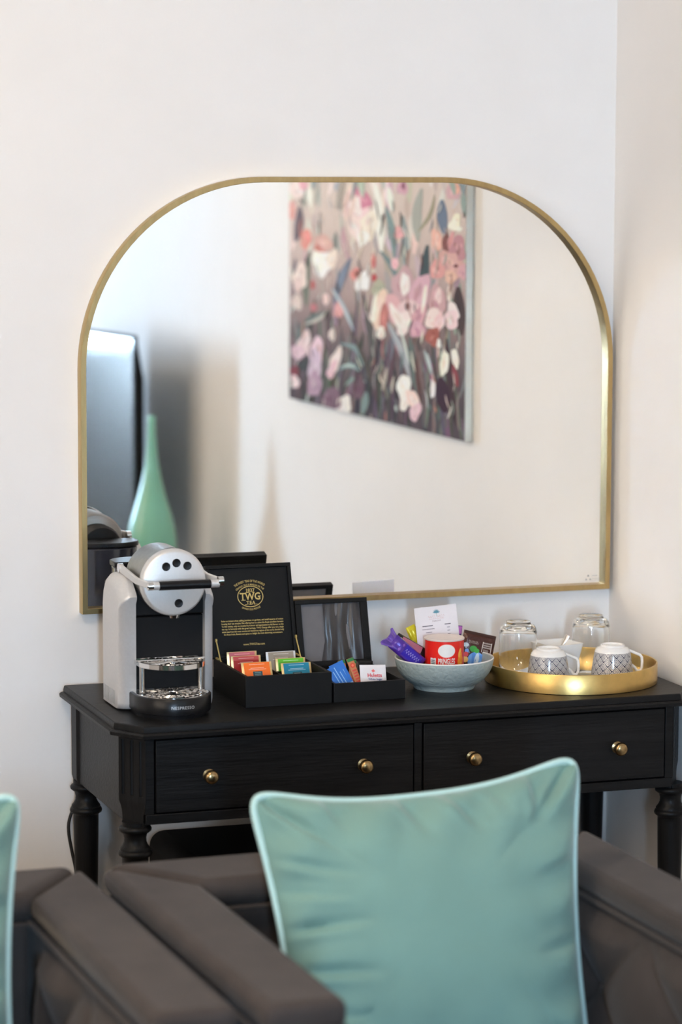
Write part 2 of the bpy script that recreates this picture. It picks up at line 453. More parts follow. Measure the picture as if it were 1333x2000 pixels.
# side shells
prof = [(0.133, 0.003), (0.0, 0.003), (-0.008, 0.006), (-0.0125, 0.016), (-0.013, 0.198), (-0.019, 0.206), (-0.0205, 0.212), (-0.016, 0.2175), (-0.004, 0.226), (0.012, 0.237), (0.032, 0.2435), (0.070, 0.245), (0.098, 0.243), (0.116, 0.235), (0.128, 0.220), (0.133, 0.200)]
def shell(x_out, x_in):
    b = MB(); s = 1 if x_in > x_out else -1
    cy, cz = 0.06, 0.12
    def ring(x, ins):
        out = []
        for y, z in prof:
            yy = y - math.copysign(min(ins, abs(y - cy)), y - cy); zz = z - (ins if z > 0.1 else 0)
            out.append((x, yy, zz))
        return out
    RR = 0.022 if abs(x_in - x_out) > 0.025 else 0.014
    rings = [ring(x_out + s * RR * (1 - math.cos(a)), RR * (1 - math.sin(a))) for a in [math.pi / 2 * i / 8 for i in range(9)]] + [ring(x_in, 0)]
    b.loops(rings)
    return b.build('side_shell', M['silver'], cm, angle=50)
sl = shell(0.0, 0.030); shell(0.178, 0.160)
b = MB()
for i in range(10):
    y = 0.108 - i * 0.0088; b.box(-0.0003, 0.001, y, y + 0.0014, 0.008, 0.034)
b.build('vent_slots', M['silver_dark'], sl, smooth=False)['kind'] = 'stuff'
# brewing head
HC = (0.0905, 0.2405)
b = MB(); b.axis_lathe((HC[0], 0.075, HC[1]), (HC[0], -1, HC[1]), [(0.045, 0), (0.055, 0.003), (0.0585, 0.010), (0.0585, 0.111)], 56)
hd = b.build('brewing_head', M['silver_dark'], cm)
b = MB(); b.axis_lathe((HC[0], -0.0365, HC[1]), (HC[0], -1, HC[1]), [(0.0590, 0), (0.0610, 0.0015), (0.0612, 0.010), (0.0602, 0.0150), (0.0575, 0.0180), (0.0545, 0.0190), (0.001, 0.0195)], 64)
fp = b.build('face_plate', M['silver_face'], cm, angle=60)
fp['label'] = 'pale silver round front with black buttons'
b = MB()
ring = []
for i in range(17):
    a = math.radians(62 + i * 56 / 16); ring.append((HC[0] + 0.0585 * math.cos(a), -0.0345, HC[1] + 0.0585 * math.sin(a)))
b.tube(ring, [0.0004 + 0.0026 * math.sin(math.pi * i / 16) for i in range(17)], 8); b.build('capsule_slot', M['gap'], cm)
btn = MB().axis_lathe((0, 0, 0), (0, -1, 0), [(0.0078, 0), (0.0078, 0.0012), (0.0070, 0.0018), (0.0045, 0.0012), (0.001, 0.0012)], 24).mesh('button')
for x, z in ((0.0752, 0.2705), (0.0945, 0.2765), (0.1150, 0.2705), (0.0985, 0.2030)):
    o = link('button', btn, M['black_plastic'], cm); o.location = (x, -0.0555, z)
# lever
lev_L = [(0.0235, 0.072, 0.2535), (0.0245, -0.040, 0.2450), (0.0390, -0.076, 0.2400)]
for pts in (lev_L, [(0.1575, 0.072, 0.2535), (0.1565, -0.040, 0.2470), (0.1700, -0.076, 0.2440)]):
    b = MB()
    rings = []
    for (x, y, z), hh in zip(pts, (0.0075, 0.0065, 0.0055)):
        w = 0.003
        rings.append([(x - w, y, z - hh), (x + w, y, z - hh), (x + w, y, z + hh), (x - w, y, z + hh)])
    b.loops(rings)
    la = b.build('lever_arm', M['silver_face'], cm, bevel=0.0015)
    b = MB()
    x, y, z = pts[0]; b.rod((x - 0.0045, y, z), (x + 0.0045, y, z), 0.0085, 20)
    b.build('pivot', M['chrome'], la); b = MB()
    x, y, z = pts[2]; b.rod((x - 0.005, y - 0.004, z), (x + 0.005, y - 0.004, z), 0.0080, 20); b.rod((x - 0.0062, y - 0.004, z), (x + 0.0062, y - 0.004, z), 0.0035, 12)
    b.build('hinge_pin', M['chrome'], la)
b = MB(); b.axis_lathe((0.0445, -0.080, 0.2395), (0.162, -0.080, 0.2395), [(0.0055, 0), (0.0055, 0.010), (0.0082, 0.011), (0.0082, 0.106), (0.0055, 0.107), (0.0055, 0.120)], 20)
b.build('handle_bar', M['black_plastic'], cm)
b = MB(); b.rod((0.0420, -0.080, 0.2395), (0.0550, -0.080, 0.2395), 0.0072, 20); b.build('handle_end', M['silver_face'], cm); b = MB(); b.rod((0.1515, -0.080, 0.2395), (0.167, -0.080, 0.2395), 0.0072, 20)
b.build('handle_end', M['silver_face'], cm)
b = MB(); b.lathe([(0.006, 0), (0.009, 0.002), (0.0105, 0.008), (0.0105, 0.03)], 20, (0.094, -0.040, 0.1725)); b.build('nozzle', M['chrome'], cm)
# drip tray: D-shaped
def dplan(x0, x1, yb, yf, n=48):
    cx, rx = (x0 + x1) / 2, (x1 - x0) / 2; ym = yb + (yf - yb) * 0.36
    pts = [(x1, yb)] + [(cx + rx * math.cos(a), ym + (yf - ym) * math.sin(a)) for a in [math.pi * i / n for i in range(n + 1)]] + [(x0, yb)]
    return pts
def dloops(b, spec):
    b.loops([[(x, y, z) for x, y in dplan(*pl)] for pl, z in spec]); return b
bx = (0.017, 0.1605, 0.004)
b = MB()
dloops(b, [((0.022, 0.1555, 0.004, -0.108), 0.0), ((0.022, 0.1555, 0.004, -0.109), 0.006), ((0.0175, 0.160, 0.004, -0.1155), 0.008), ((0.017, 0.1605, 0.004, -0.116), 0.012), ((0.017, 0.1605, 0.004, -0.116), 0.036), ((0.019, 0.1585, 0.004, -0.114), 0.038)])
dt = b.build('drip_tray', M['black_plastic'], cm, angle=50)
def slotted(parent, x0, x1, yb, yf, z, th, name, m):
    """rim ring and radial bars of a grid"""
    b = MB(); o = dplan(x0, x1, yb, yf); i = dplan(x0 + 0.0045, x1 - 0.0045, yb - 0.0045, yf + 0.0045)
    rings = [[(x, y, z) for x, y in o], [(x, y, z + th) for x, y in o], [(x, y, z + th) for x, y in i], [(x, y, z) for x, y in i]]
    b.loops(rings + [rings[0]], False, False)
    ring = b.build(name, m, parent, angle=45)
    b = MB()
    cx, cy = (x0 + x1) / 2, yb + (yf - yb) * 0.46
    b.lathe([(0.012, 0), (0.012, th * 0.5)], 20, (cx, cy, z + th * 0.3))
    n = 26
    for k in range(n):
        a = 2 * math.pi * k / n; ca, sa = math.cos(a), math.sin(a)
        r1 = 1.0
        rx, ry = (x1 - x0) / 2 - 0.004, (abs(yf - yb)) / 2 - 0.004
        p1 = Vector((cx + rx * ca, (yb + yf) / 2 + ry * sa, z + th * 0.6)); p0 = Vector((cx + 0.010 * ca, cy + 0.010 * sa, z + th * 0.6))
        b.rod(p0, p1, 0.0017, 6)
    for rr in (0.55, 0.8):
        b.tube([(cx + rx * rr * math.cos(2 * math.pi * k / 30), (yb + yf) / 2 + ry * rr * math.sin(2 * math.pi * k / 30), z + th * 0.6) for k in range(30)], 0.0016, 6, True)
    b.build('grid', M['chrome'], ring)['kind'] = 'stuff'
    return ring
slotted(dt, 0.0215, 0.156, 0.0, -0.1115, 0.0375, 0.0022, 'rim', M['chrome'])
b = MB()
put_text(b, 'NESPRESSO', 0.0078, lambda x, y: (0.0895 + x, -0.1166 + x * x * 6.8, 0.0195 + y), 1.12, 0.0)
b.build('lettering', M['silver'], dt, smooth=False, fix=False)
# upper cup shelf on two posts
sh = slotted(cm, 0.0265, 0.1505, 0.0, -0.1035, 0.0885, 0.0085, 'cup_shelf', M['chrome'])
for x in (0.0335, 0.1435):
    b = MB(); b.rod((x, -0.040, 0.036), (x, -0.040, 0.090), 0.0050, 16); b.build('shelf_post', M['steel'], cm)
b = MB(); b.rod((0.0245, -0.034, 0.097), (0.1525, -0.034, 0.097), 0.0022, 8); b.build('shelf_hinge', M['chrome'], cm)
# water tank at the back
b = MB(); b.loops([[(x, y, z) for x, y in [(0.030, 0.134), (0.150, 0.134), (0.150, 0.165)] + [(0.09 + 0.06 * math.cos(a), 0.165 + 0.035 * math.sin(a)) for a in [math.pi * i / 12 for i in range(1, 12)]] + [(0.030, 0.165)]] for z in (0.004, 0.246)])
wt = b.build('water_tank', M['smoked'], cm, bevel=0.003)
b = MB(); b.loops([[(x, y, z) for x, y in [(0.027, 0.128), (0.153, 0.128), (0.153, 0.165)] + [(0.09 + 0.063 * math.cos(a), 0.165 + 0.038 * math.sin(a)) for a in [math.pi * i / 12 for i in range(1, 12)]] + [(0.027, 0.165)]] for z in (0.2465, 0.256)])
b.build('tank_lid', M['black_plastic'], wt, bevel=0.002)
b = MB(); b.axis_lathe((HC[0], 0.0752, HC[1] - 0.004), (HC[0], 1, HC[1] - 0.004), [(0.0440, 0), (0.0440, 0.030), (0.040, 0.046), (0.034, 0.050), (0.001, 0.051)], 48)
b.build('rear_cover', M['matte_black'], cm)

# ================================================================ tea chest
tb = thing('tea_chest', 'open black tea chest with gold lettering inside its raised lid', 'tea box', (0.3095, -0.2485, TH))
W2, D2 = 0.0835, 0.1035
H = 0.0585; th = 0.006
def tray_box(b, w2, d2, h, th, hb=0.006):
    b.box(-w2, w2, -d2, -d2 + th, 0, h); b.box(-w2, w2, d2 - th, d2, 0, h)
    b.box(-w2, -w2 + th, -d2 + th, d2 - th, 0, h); b.box(w2 - th, w2, -d2 + th, d2 - th, 0, h)
    b.box(-w2 + th, w2 - th, -d2 + th, d2 - th, 0.0015, hb)
    return b
tray_box(MB(), W2, D2, H, th).build('body', M['tea_box'], tb, bevel=0.0008)
b = MB(); b.box(-0.0012, 0.0012, -D2 + th, D2 - th, 0.006, 0.050); b.build('divider', M['tea_box'], tb)
b = MB(); b.box(-W2 + th, -0.0012, -0.0012, 0.0012, 0.006, 0.046); b.box(0.0012, W2 - th, -0.0012, 0.0012, 0.006, 0.046); b.build('divider', M['tea_box'], tb)
# lid stands up from the back edge, leaning to the wall
LW, LH, LT = 0.0850, 0.178, 0.020
lid_b = MB()
lid_b.box(-LW, LW, 0.008, LT, 0, LH)
lid_b.box(-LW, LW, 0, 0.008, 0, 0.006); lid_b.box(-LW, LW, 0, 0.008, LH - 0.007, LH)
lid_b.box(-LW, -LW + 0.007, 0, 0.008, 0.006, LH - 0.007); lid_b.box(LW - 0.007, LW, 0, 0.008, 0.006, LH - 0.007)
lid = lid_b.build('lid', M['tea_box'], tb, bevel=0.0007)
lid.location = (0, D2 + 0.001, H); lid.rotation_euler = (math.radians(-15.5), 0, 0)
b = MB()
P = lambda x0, z0, k=1.0: (lambda x, y: (x0 + x * k, 0.0076, z0 + y * k))
EX, EZ = 0.0015, 0.1165
put_text(b, 'THE FINEST TEAS OF THE WORLD', 0.0062, P(EX, EZ + 0.0275), 1.0, 0.012, width=0.062, arc=0.052)
put_text(b, 'GRANDS CRUS & MAISON DE THE', 0.0052, P(EX, EZ + 0.0208), 1.0, 0.012, width=0.058, arc=0.042)
put_text(b, '1837', 0.0098, P(EX, EZ + 0.0082), 0.95, 0.012)
def serif(b, x, z, w, t): b.add([(EX + x - w, 0.0076, EZ + z), (EX + x + w, 0.0076, EZ + z), (EX + x + w, 0.0076, EZ + z + t), (EX + x - w, 0.0076, EZ + z + t)], [(0, 1, 2, 3)])
put_text(b, 'TWG', 0.0195, P(EX, EZ - 0.0068), 1.0, 0.022, width=0.0405)
for x, z, w in ((-0.0143, -0.0078, 0.0042), (-0.0200, 0.0060, 0.0012), (-0.0088, 0.0060, 0.0012), (-0.0055, 0.0068, 0.0026), (0.0065, 0.0068, 0.0026), (0.0180, -0.0008, 0.0030)): serif(b, x, z, w, 0.0013)
put_text(b, 'TEA', 0.0092, P(EX, EZ - 0.0155), 1.15, 0.02)
for x, w in ((-0.0098, 0.0022), (-0.0005, 0.0028), (0.0078, 0.0016), (0.0118, 0.0016)): serif(b, x, -0.0160, w, 0.0008)
def band(b, rx, rz, t, cx, cz, n=56):
    vs = []
    for i in range(n):
        a = 2 * math.pi * i / n
        vs += [(cx + rx * math.cos(a), 0.0076, cz + rz * math.sin(a)), (cx + (rx + t) * math.cos(a), 0.0076, cz + (rz + t) * math.sin(a))]
    b.add(vs, [(2 * i, 2 * i + 1, (2 * i + 3) % (2 * n), (2 * i + 2) % (2 * n)) for i in range(n)])
band(b, 0.0245, 0.0190, 0.0015, EX, EZ - 0.0005)
vs, fs = text_2d('GRANDS CRUS PRESTIGE', 0.0052, 1.0, 0.012)
k = 0.040 / (max(v[0] for v in vs) - min(v[0] for v in vs))
b.add([(EX + (0.040 - y) * math.sin(x * k / 0.040), 0.0076, EZ - 0.0265 + 0.040 - (0.040 - y) * math.cos(x * k / 0.040) - 0.0005) for x, y in vs], fs)
lines = ['Relax an instant when sailing junctions on gardens, and small squares of cotton',
         'housing their tea samples, fine offering how to select the finest excellent harvests',
         'To this society, only we revealed by humour and appreciated to full flavour on the',
         'tea cup. In harmony with the great heritage, TWG Change offer you rare, single',
         'estate teas from the most remote and mysterious regions of the world, blended only',
         'the finest fruits, flowers and spices to delight the most discerning connoisseurs']
for i, s in enumerate(lines): put_text(b, s, 0.0046, P(EX, 0.0690 - i * 0.00515), 1.0, 0.022, width=0.124 if i < 5 else 0.117)
put_text(b, 'www.TWGTea.com', 0.0060, P(EX, 0.0225), 1.0, 0.014, width=0.043)
o = b.build('gold_lettering', M['gold_print'], lid, smooth=False, fix=False)
o['label'] = 'gold emblem and lines of gold lettering'
for s in (-1, 1):
    b = MB(); x = s * (W2 - 0.0040)
    b.rod((x, D2 - 0.034, H - 0.002), (x, D2 - 0.004, H + 0.034), 0.0014, 8)
    b.rod((x - 0.0015, D2 - 0.035, H - 0.002), (x + 0.0015, D2 - 0.035, H - 0.002), 0.0030, 12); b.rod((x - 0.0015, D2 - 0.003, H + 0.035), (x + 0.0015, D2 - 0.003, H + 0.035), 0.0032, 12)
    b.box(x - 0.0017, x + 0.0017, D2 - 0.020, D2 - 0.004, H - 0.0005, H + 0.003)
    b.build('brass_stay', M['gold_print'], tb)

# ================================================================ low box with clear lid
sb = thing('sugar_box', 'low open black box with a clear film window in its lid', 'box', (0.4680, -0.2530, TH))
w2, d2, h = 0.0705, 0.0985, 0.0360
tray_box(MB(), w2, d2, h, 0.005).build('body', M['tea_box'], sb, bevel=0.0008)
slw, slh, slt = 0.0735, 0.128, 0.016
b = MB()
b.box(-slw, slw, 0, slt, 0, 0.009); b.box(-slw, slw, 0, slt, slh - 0.008, slh)
b.box(-slw, -slw + 0.012, 0, slt, 0.009, slh - 0.008); b.box(slw - 0.014, slw, 0, slt, 0.009, slh - 0.008)
sl_ = b.build('lid', M['tea_box'], sb, bevel=0.0007)
sl_.location = (0.001, d2 + 0.001, h - 0.001); sl_.rotation_euler = (math.radians(-15), 0, 0)
film = mat('wrinkled_film', (0.040, 0.038, 0.041), 0.25, vary=0.4, scale=25, stretch=(1, 1, 0.2), bump=0.9, bscale=28, spec=0.8)
def filmf(u, v):
    x0_ = -slw + 0.0115 + 0.046 - 0.010 * max(0, 0.35 - v) / 0.35
    x = x0_ + u * (slw - 0.0135 - x0_); zz = 0.0085 + v * (slh - 0.016)
    wr = 0.0018 * math.sin(u * 20 + 1.6 * math.sin(v * 3)) * min(1, 4 * (1 - u)) * min(1, 0.3 + u * 4) + 0.0012 * math.sin(u * 9 + v * 5)
    return (x, 0.0065 + wr, zz)
b = MB(); b.box(-slw + 0.011, slw - 0.013, 0.0090, 0.0140, 0.008, slh - 0.007)
lm = mat('grey_lining', (0.150, 0.142, 0.145), 0.6, vary=0.05, scale=40)
b.build('lining', lm, sl_, smooth=False)
b = MB(); b.grid(48, 20, filmf)
o = b.build('film_window', film, sl_, fix=False); o['label'] = 'wrinkled clear film over grey lining'

# ================================================================ sachets
def bulge(u, v, t):
    """u, v in -1..1 -> half thickness"""
    a = max(0, 1 - abs(u) ** 4); c = max(0, 1 - abs(v) ** 4)
    return t * (a * c) ** 0.5 * (1 + 0.12 * math.sin(7 * u + 3) * math.cos(5 * v))
class Pouch:
    def __init__(self, w, h, t, crimp=0.0, n=14):
        self.w, self.h, self.t, self.n = w, h, t, n
    def front(self, x, z, off=0.0):
        u = max(-1, min(1, 2 * x / self.w)); v = max(-1, min(1, 2 * z / self.h - 1))
        return (x, -bulge(u, v, self.t) - 0.0004 - off, z)
    def body(self):
        b = MB(); n = self.n
        def f(s):
            def g(i, j):
                u, v = 2 * i - 1, 2 * j - 1
                return (u * self.w / 2, s * (bulge(u, v, self.t) + 0.0004), j * self.h)
            return g
        b.grid(n, n, f(-1)); b.grid(n, n, f(1))
        m = n + 1; q = m * m
        edge = [i for i in range(n)] + [n + j * m for j in range(n)] + [q - 1 - i for i in range(n)] + [(n - j) * m for j in range(n)]
        for k in range(len(edge)):
            a, c = edge[k], edge[(k + 1) % len(edge)]
            b.f.append((a, c, c + q, a + q)); b.c.append(None)
        return b
    def patch(self, b, x0, x1, z0, z1, col, off=0.0004, n=8):
        k = len(b.v)
        b.grid(n, n, lambda i, j: self.front(x0 + (x1 - x0) * i, z0 + (z1 - z0) * j, off))
        for q in range(len(b.c) - n * n, len(b.c)): b.c[q] = col
    def quad(self, b, pts, col, off=0.0006):
        b.add([self.front(x, z, off) for x, z in pts], [tuple(range(len(pts)))], col)
    def text(self, b, s, size, x, z, col, off=0.0007, width=None, bold=0.015, rot=0):
        ca, sa = math.cos(rot), math.sin(rot)
        put_text(b, s, size, lambda px, py: self.front(x + px * ca - py * sa, z + px * sa + py * ca, off), 1.0, bold, width=width, col=col)
def rot_of(lean, yaw=0, roll=0):
    return (Matrix.Rotation(math.radians(yaw), 4, 'Z') @ Matrix.Rotation(math.radians(-lean), 4, 'X') @ Matrix.Rotation(math.radians(roll), 4, 'Y')).to_euler()
WHT = (0.75, 0.73, 0.70); DTEAL = srgb(28, 72, 84)
def tea_sachet(label, x, ytop, ztop, lean, col, border, group, top=None, yaw=0, box_tag=True):
    s = math.sin(math.radians(lean)); c = math.cos(math.radians(lean))
    w, hh = 0.0585, (ztop - 0.8070) / c
    t = thing('tea_sachet', label, 'tea bag', (x, ytop - hh * s, ztop - hh * c), group=group, rot=rot_of(lean, yaw))
    p = Pouch(w, hh, 0.0022)
    p.body().build('envelope', border, t, fix=True)
    b = MB()
    p.patch(b, -w / 2 + 0.0042, w / 2 - 0.0042, 0.003, hh - 0.001, col)
    if top: p.patch(b, -w / 2 + 0.0042, w / 2 - 0.0042, hh - 0.0085, hh - 0.0012, top, 0.0007)
    lc = tuple(min(1, q * 1.0 + 0.35) for q in col)
    for zz, ww in ((hh - 0.0055, 0.030), (hh - 0.0125, 0.026), (hh - 0.0150, 0.034)):
        p.quad(b, [(-ww / 2, zz), (ww / 2, zz), (ww / 2, zz + 0.0011), (-ww / 2, zz + 0.0011)], lc, 0.0010)
    if box_tag:
        p.patch(b, -0.009, 0.009, hh - 0.030, hh - 0.0185, DTEAL, 0.0010, 4)
        for q in range(3): p.quad(b, [(-0.006, hh - 0.0215 - q * 0.003), (0.006, hh - 0.0215 - q * 0.003), (0.006, hh - 0.0205 - q * 0.003), (-0.006, hh - 0.0205 - q * 0.003)], (0.25, 0.36, 0.38), 0.0014)
    b.build('print', M['gloss_print'], t, fix=False)
    return t
GR = 'tea bags in the tea chest'
tea_sachet('pink-topped red tea bag at the back left of the tea chest', 0.2630, -0.205, 0.8800, 8, srgb(205, 60, 60), M['gold_foil'], GR, srgb(214, 112, 122))
tea_sachet('dark red tea bag standing in front of the pink-topped one', 0.2655, -0.222, 0.8745, 12, srgb(178, 38, 34), M['gold_foil'], GR, srgb(206, 84, 84))
tea_sachet('orange tea bag at the front left of the tea chest', 0.2650, -0.290, 0.8735, 24, srgb(240, 112, 34), M['gold_foil'], GR)
tea_sachet('beige and white tea bag at the back right of the tea chest', 0.3420, -0.198, 0.8750, 12, srgb(158, 146, 130), M['white_foil'], GR)
tea_sachet('green-topped tea bag behind the teal one in the tea chest', 0.3485, -0.238, 0.8685, 14, srgb(82, 168, 40), M['gold_foil'], GR, srgb(96, 186, 44))
tea_sachet('teal blue tea bag at the front right of the tea chest', 0.3495, -0.268, 0.8645, 22, srgb(16, 128, 160), M['gold_foil'], GR)
# sugar box contents
G2 = 'sachets in the low black box'
def small_pouch(name, label, cat, w, hh, t_, x, ytop, ztop, lean, yaw, roll, base, group=None):
    R = (Matrix.Rotation(math.radians(yaw), 4, 'Z') @ Matrix.Rotation(math.radians(-lean), 4, 'X') @ Matrix.Rotation(math.radians(roll), 4, 'Y'))
    off = R @ Vector((0, 0, hh))
    t = thing(name, label, cat, (x - off.x, ytop - off.y, ztop - off.z), group=group, rot=R.to_euler())
    p = Pouch(w, hh, t_)
    p.body().build('wrapper', base, t)
    return t, p
blue_m = mat('blue_paper', srgb(44, 116, 205), 0.45, vary=0.08)
for k, (x, y, z, ro, lb) in enumerate(((0.4235, -0.282, 0.8615, -22, 'bright blue paper sachet leaning behind another blue one'), (0.4125, -0.296, 0.8585, -26, 'bright blue paper sachet nearest the corner of the low box'))):
    t, p = small_pouch('blue_sachet', lb, 'sachet', 0.0300, 0.052, 0.0015, x, y, z, 22, 0, ro, blue_m, G2)
    b = MB()
    for xx, ww in ((-0.006, 0.030), (0.000, 0.036), (0.006, 0.024)):
        p.quad(b, [(xx, 0.012), (xx + 0.0018, 0.012), (xx + 0.0018, 0.012 + ww), (xx, 0.012 + ww)], srgb(150, 196, 240))
    p.quad(b, [(-0.014, 0.004), (0.014, 0.004), (0.014, 0.008), (-0.014, 0.008)], srgb(150, 196, 240))
    b.build('print', M['print'], t, fix=False)
kraft = mat('orange_paper', srgb(196, 124, 78), 0.55, vary=0.08)
for x, y, z, ro, lb in ((0.4400, -0.268, 0.8640, -6, 'orange sugar stick with green tip beside the blue sachets'), (0.4515, -0.282, 0.8695, -16, 'tallest orange sugar stick with green tip crossing the others'), (0.4610, -0.272, 0.8645, 5, 'orange sugar stick with green tip behind the white sachet')):
    t, p = small_pouch('sugar_stick', lb, 'sugar stick', 0.0140, 0.060, 0.0022, x, y, z, 16, 0, ro, kraft, G2)
    b = MB()
    p.patch(b, -0.0068, 0.0068, 0.0535, 0.0598, srgb(46, 120, 66), n=4)
    cc = [(0.0045 * math.cos(a), 0.0455 + 0.0045 * math.sin(a)) for a in [2 * math.pi * i / 16 for i in range(16)]]
    p.quad(b, cc, srgb(214, 70, 48)); p.quad(b, [(x_ * 0.55, 0.0455 + (z_ - 0.0455) * 0.55) for x_, z_ in cc], srgb(236, 118, 92), 0.0009)
    for q in range(5): p.quad(b, [(-0.004 + 0.001 * (q % 2), 0.012 + q * 0.0055), (0.0045, 0.0125 + q * 0.0055), (0.0045, 0.0155 + q * 0.0055), (-0.004, 0.0150 + q * 0.0055)], srgb(206, 72, 58))
    b.build('print', M['print'], t, fix=False)
t, p = small_pouch('white_sachet', 'white sugar sachet with red and blue lettering in the low box', 'sachet', 0.0520, 0.046, 0.0018, 0.4945, -0.290, 0.8560, 20, 2, 3, M['paper'], G2)
b = MB()
p.text(b, 'Huletts', 0.0098, 0.002, 0.0225, srgb(214, 60, 66), bold=0.02)
p.text(b, 'White Sugar', 0.0056, 0.003, 0.0165, srgb(70, 86, 150), bold=0.01)
p.quad(b, [(0.000, 0.0375), (0.004, 0.0335), (-0.001, 0.031), (-0.004, 0.0345)], srgb(224, 110, 112))
p.quad(b, [(-0.012, 0.004), (0.0235, 0.004), (0.0235, 0.0125)], srgb(224, 92, 92))
p.patch(b, -0.016, -0.012, 0.006, 0.0105, srgb(60, 76, 140), n=2)
b.build('print', M['print'], t, fix=False)
t, p = small_pouch('dark_sachet', 'small black packet lying at the back corner of the low box', 'packet', 0.034, 0.046, 0.004, 0.512, -0.195, 0.8475, 14, 0, 4, M['black_plastic'], G2)

# ================================================================ bowl of snacks
BX, BY = 0.650, -0.262
bowl_m = mat('grey_glazed_stoneware', srgb(158, 170, 168), 0.42, vary=0.08, scale=60, coat=0.15)
nt = bowl_m.node_tree
vo = nt.nodes.new('ShaderNodeTexVoronoi'); vo.inputs['Scale'].default_value = 95; vo.feature = 'DISTANCE_TO_EDGE'
tc = nt.nodes.new('ShaderNodeTexCoord'); nt.links.new(tc.outputs['Object'], vo.inputs['Vector'])
bp = nt.nodes.new('ShaderNodeBump'); bp.inputs['Strength'].default_value = 0.6; bp.inputs['Distance'].default_value = 0.003
nt.links.new(vo.outputs['Distance'], bp.inputs['Height']); nt.links.new(bp.outputs['Normal'], nt.nodes['Principled BSDF'].inputs['Normal'])
bowl = thing('snack_bowl', 'pale grey stoneware bowl with embossed outside holding snacks', 'bowl', (BX, BY, TH))
b = MB()
b.lathe([(0.050, 0.004), (0.052, 0.0), (0.0575, 0.0), (0.0590, 0.003), (0.0600, 0.007), (0.068, 0.0115), (0.078, 0.0195), (0.0865, 0.0300), (0.0920, 0.0420), (0.0950, 0.0560), (0.0945, 0.0580), (0.0925, 0.0585),
         (0.0910, 0.0570), (0.0885, 0.0440), (0.0830, 0.0320), (0.0740, 0.0220), (0.060, 0.0145), (0.045, 0.0125), (0.010, 0.0120)], 72)
b.build('bowl_body', bowl_m, bowl, angle=60)
b = MB(); b.tube([(0.0935 * math.cos(2 * math.pi * i / 72), 0.0935 * math.sin(2 * math.pi * i / 72), 0.0580) for i in range(72)], 0.0016, 8, True)
b.build('rim', M['ceramic'], bowl)

# crisps can
can = thing('crisps_can', 'short red crisps can with a white oval standing in the bowl', 'can', (0.6525, -0.2560, 0.8135), rotz=math.radians(-14))
R = 0.0373
red = mat('red_can_print', srgb(228, 34, 22), 0.32, vary=0.05, coat=0.3)
MB().lathe([(0.036, 0), (R, 0.001), (R, 0.0785), (0.030, 0.0785)], 64).build('can_body', red, can)
b = MB(); b.lathe([(R, 0.0785), (0.0384, 0.0790), (0.0386, 0.0815), (0.0375, 0.0825), (0.0355, 0.0815), (0.001, 0.0800)], 64, cap0=False)
lid_m = mat('pale_plastic_lid', (0.70, 0.60, 0.55), 0.35, vary=0.05); b.build('can_lid', lid_m, can)
def on_can(x, z, off=0.0003): a = x / R; return ((R + off) * math.sin(a), -(R + off) * math.cos(a), z)
b = MB()
def can_poly(poly, col, off):
    """fan of a convex-ish outline on the curved side"""
    cx = sum(p[0] for p in poly) / len(poly); cz = sum(p[1] for p in poly) / len(poly)
    rings = [[(cx + (x - cx) * k, cz + (z - cz) * k) for x, z in poly] for k in (0.001, 0.35, 0.7, 1.0)]
    vs = [on_can(x, z, off) for r in rings for x, z in r]; n = len(poly)
    b.add(vs, [(k * n + i, k * n + (i + 1) % n, (k + 1) * n + (i + 1) % n, (k + 1) * n + i) for k in range(3) for i in range(n)], col)
ell = lambda cx, cz, rx, rz, n=36: [(cx + rx * math.cos(2 * math.pi * i / n), cz + rz * math.sin(2 * math.pi * i / n)) for i in range(n)]
can_poly(ell(0, 0.0612, 0.0170, 0.0130), srgb(250, 190, 176), 0.0003)
can_poly(ell(0, 0.0612, 0.0160, 0.0121), (0.80, 0.78, 0.76), 0.0005)
put_text(b, 'PRINGLES', 0.0150, lambda x, y: on_can(x, 0.0362 + y, 0.0005), 0.95, 0.02, width=0.033, col=(0.80, 0.76, 0.72))
for cx, cz, rx, rz, c in ((0.029, 0.045, 0.0055, 0.0125, (238, 150, 40)), (0.0285, 0.056, 0.0038, 0.009, (246, 184, 74)), (0.033, 0.037, 0.005, 0.011, (232, 132, 36)), (0.030, 0.030, 0.005, 0.009, (246, 176, 66))):
    can_poly([(x + (z - cz) * 0.25, z) for x, z in ell(cx, cz, rx, rz)], srgb(*c), 0.0006 + 0.0001 * cz)
can_poly([(-0.033, 0.016), (-0.021, 0.016), (-0.021, 0.047), (-0.033, 0.047)], (0.72, 0.72, 0.70), 0.0004)
for k in range(7): can_poly([(-0.031, 0.022 + k * 0.0033), (-0.023, 0.022 + k * 0.0033), (-0.023, 0.0236 + k * 0.0033), (-0.031, 0.0236 + k * 0.0033)], (0.06, 0.06, 0.08), 0.0007)
b.build('print', M['gloss_print'], can, fix=False)

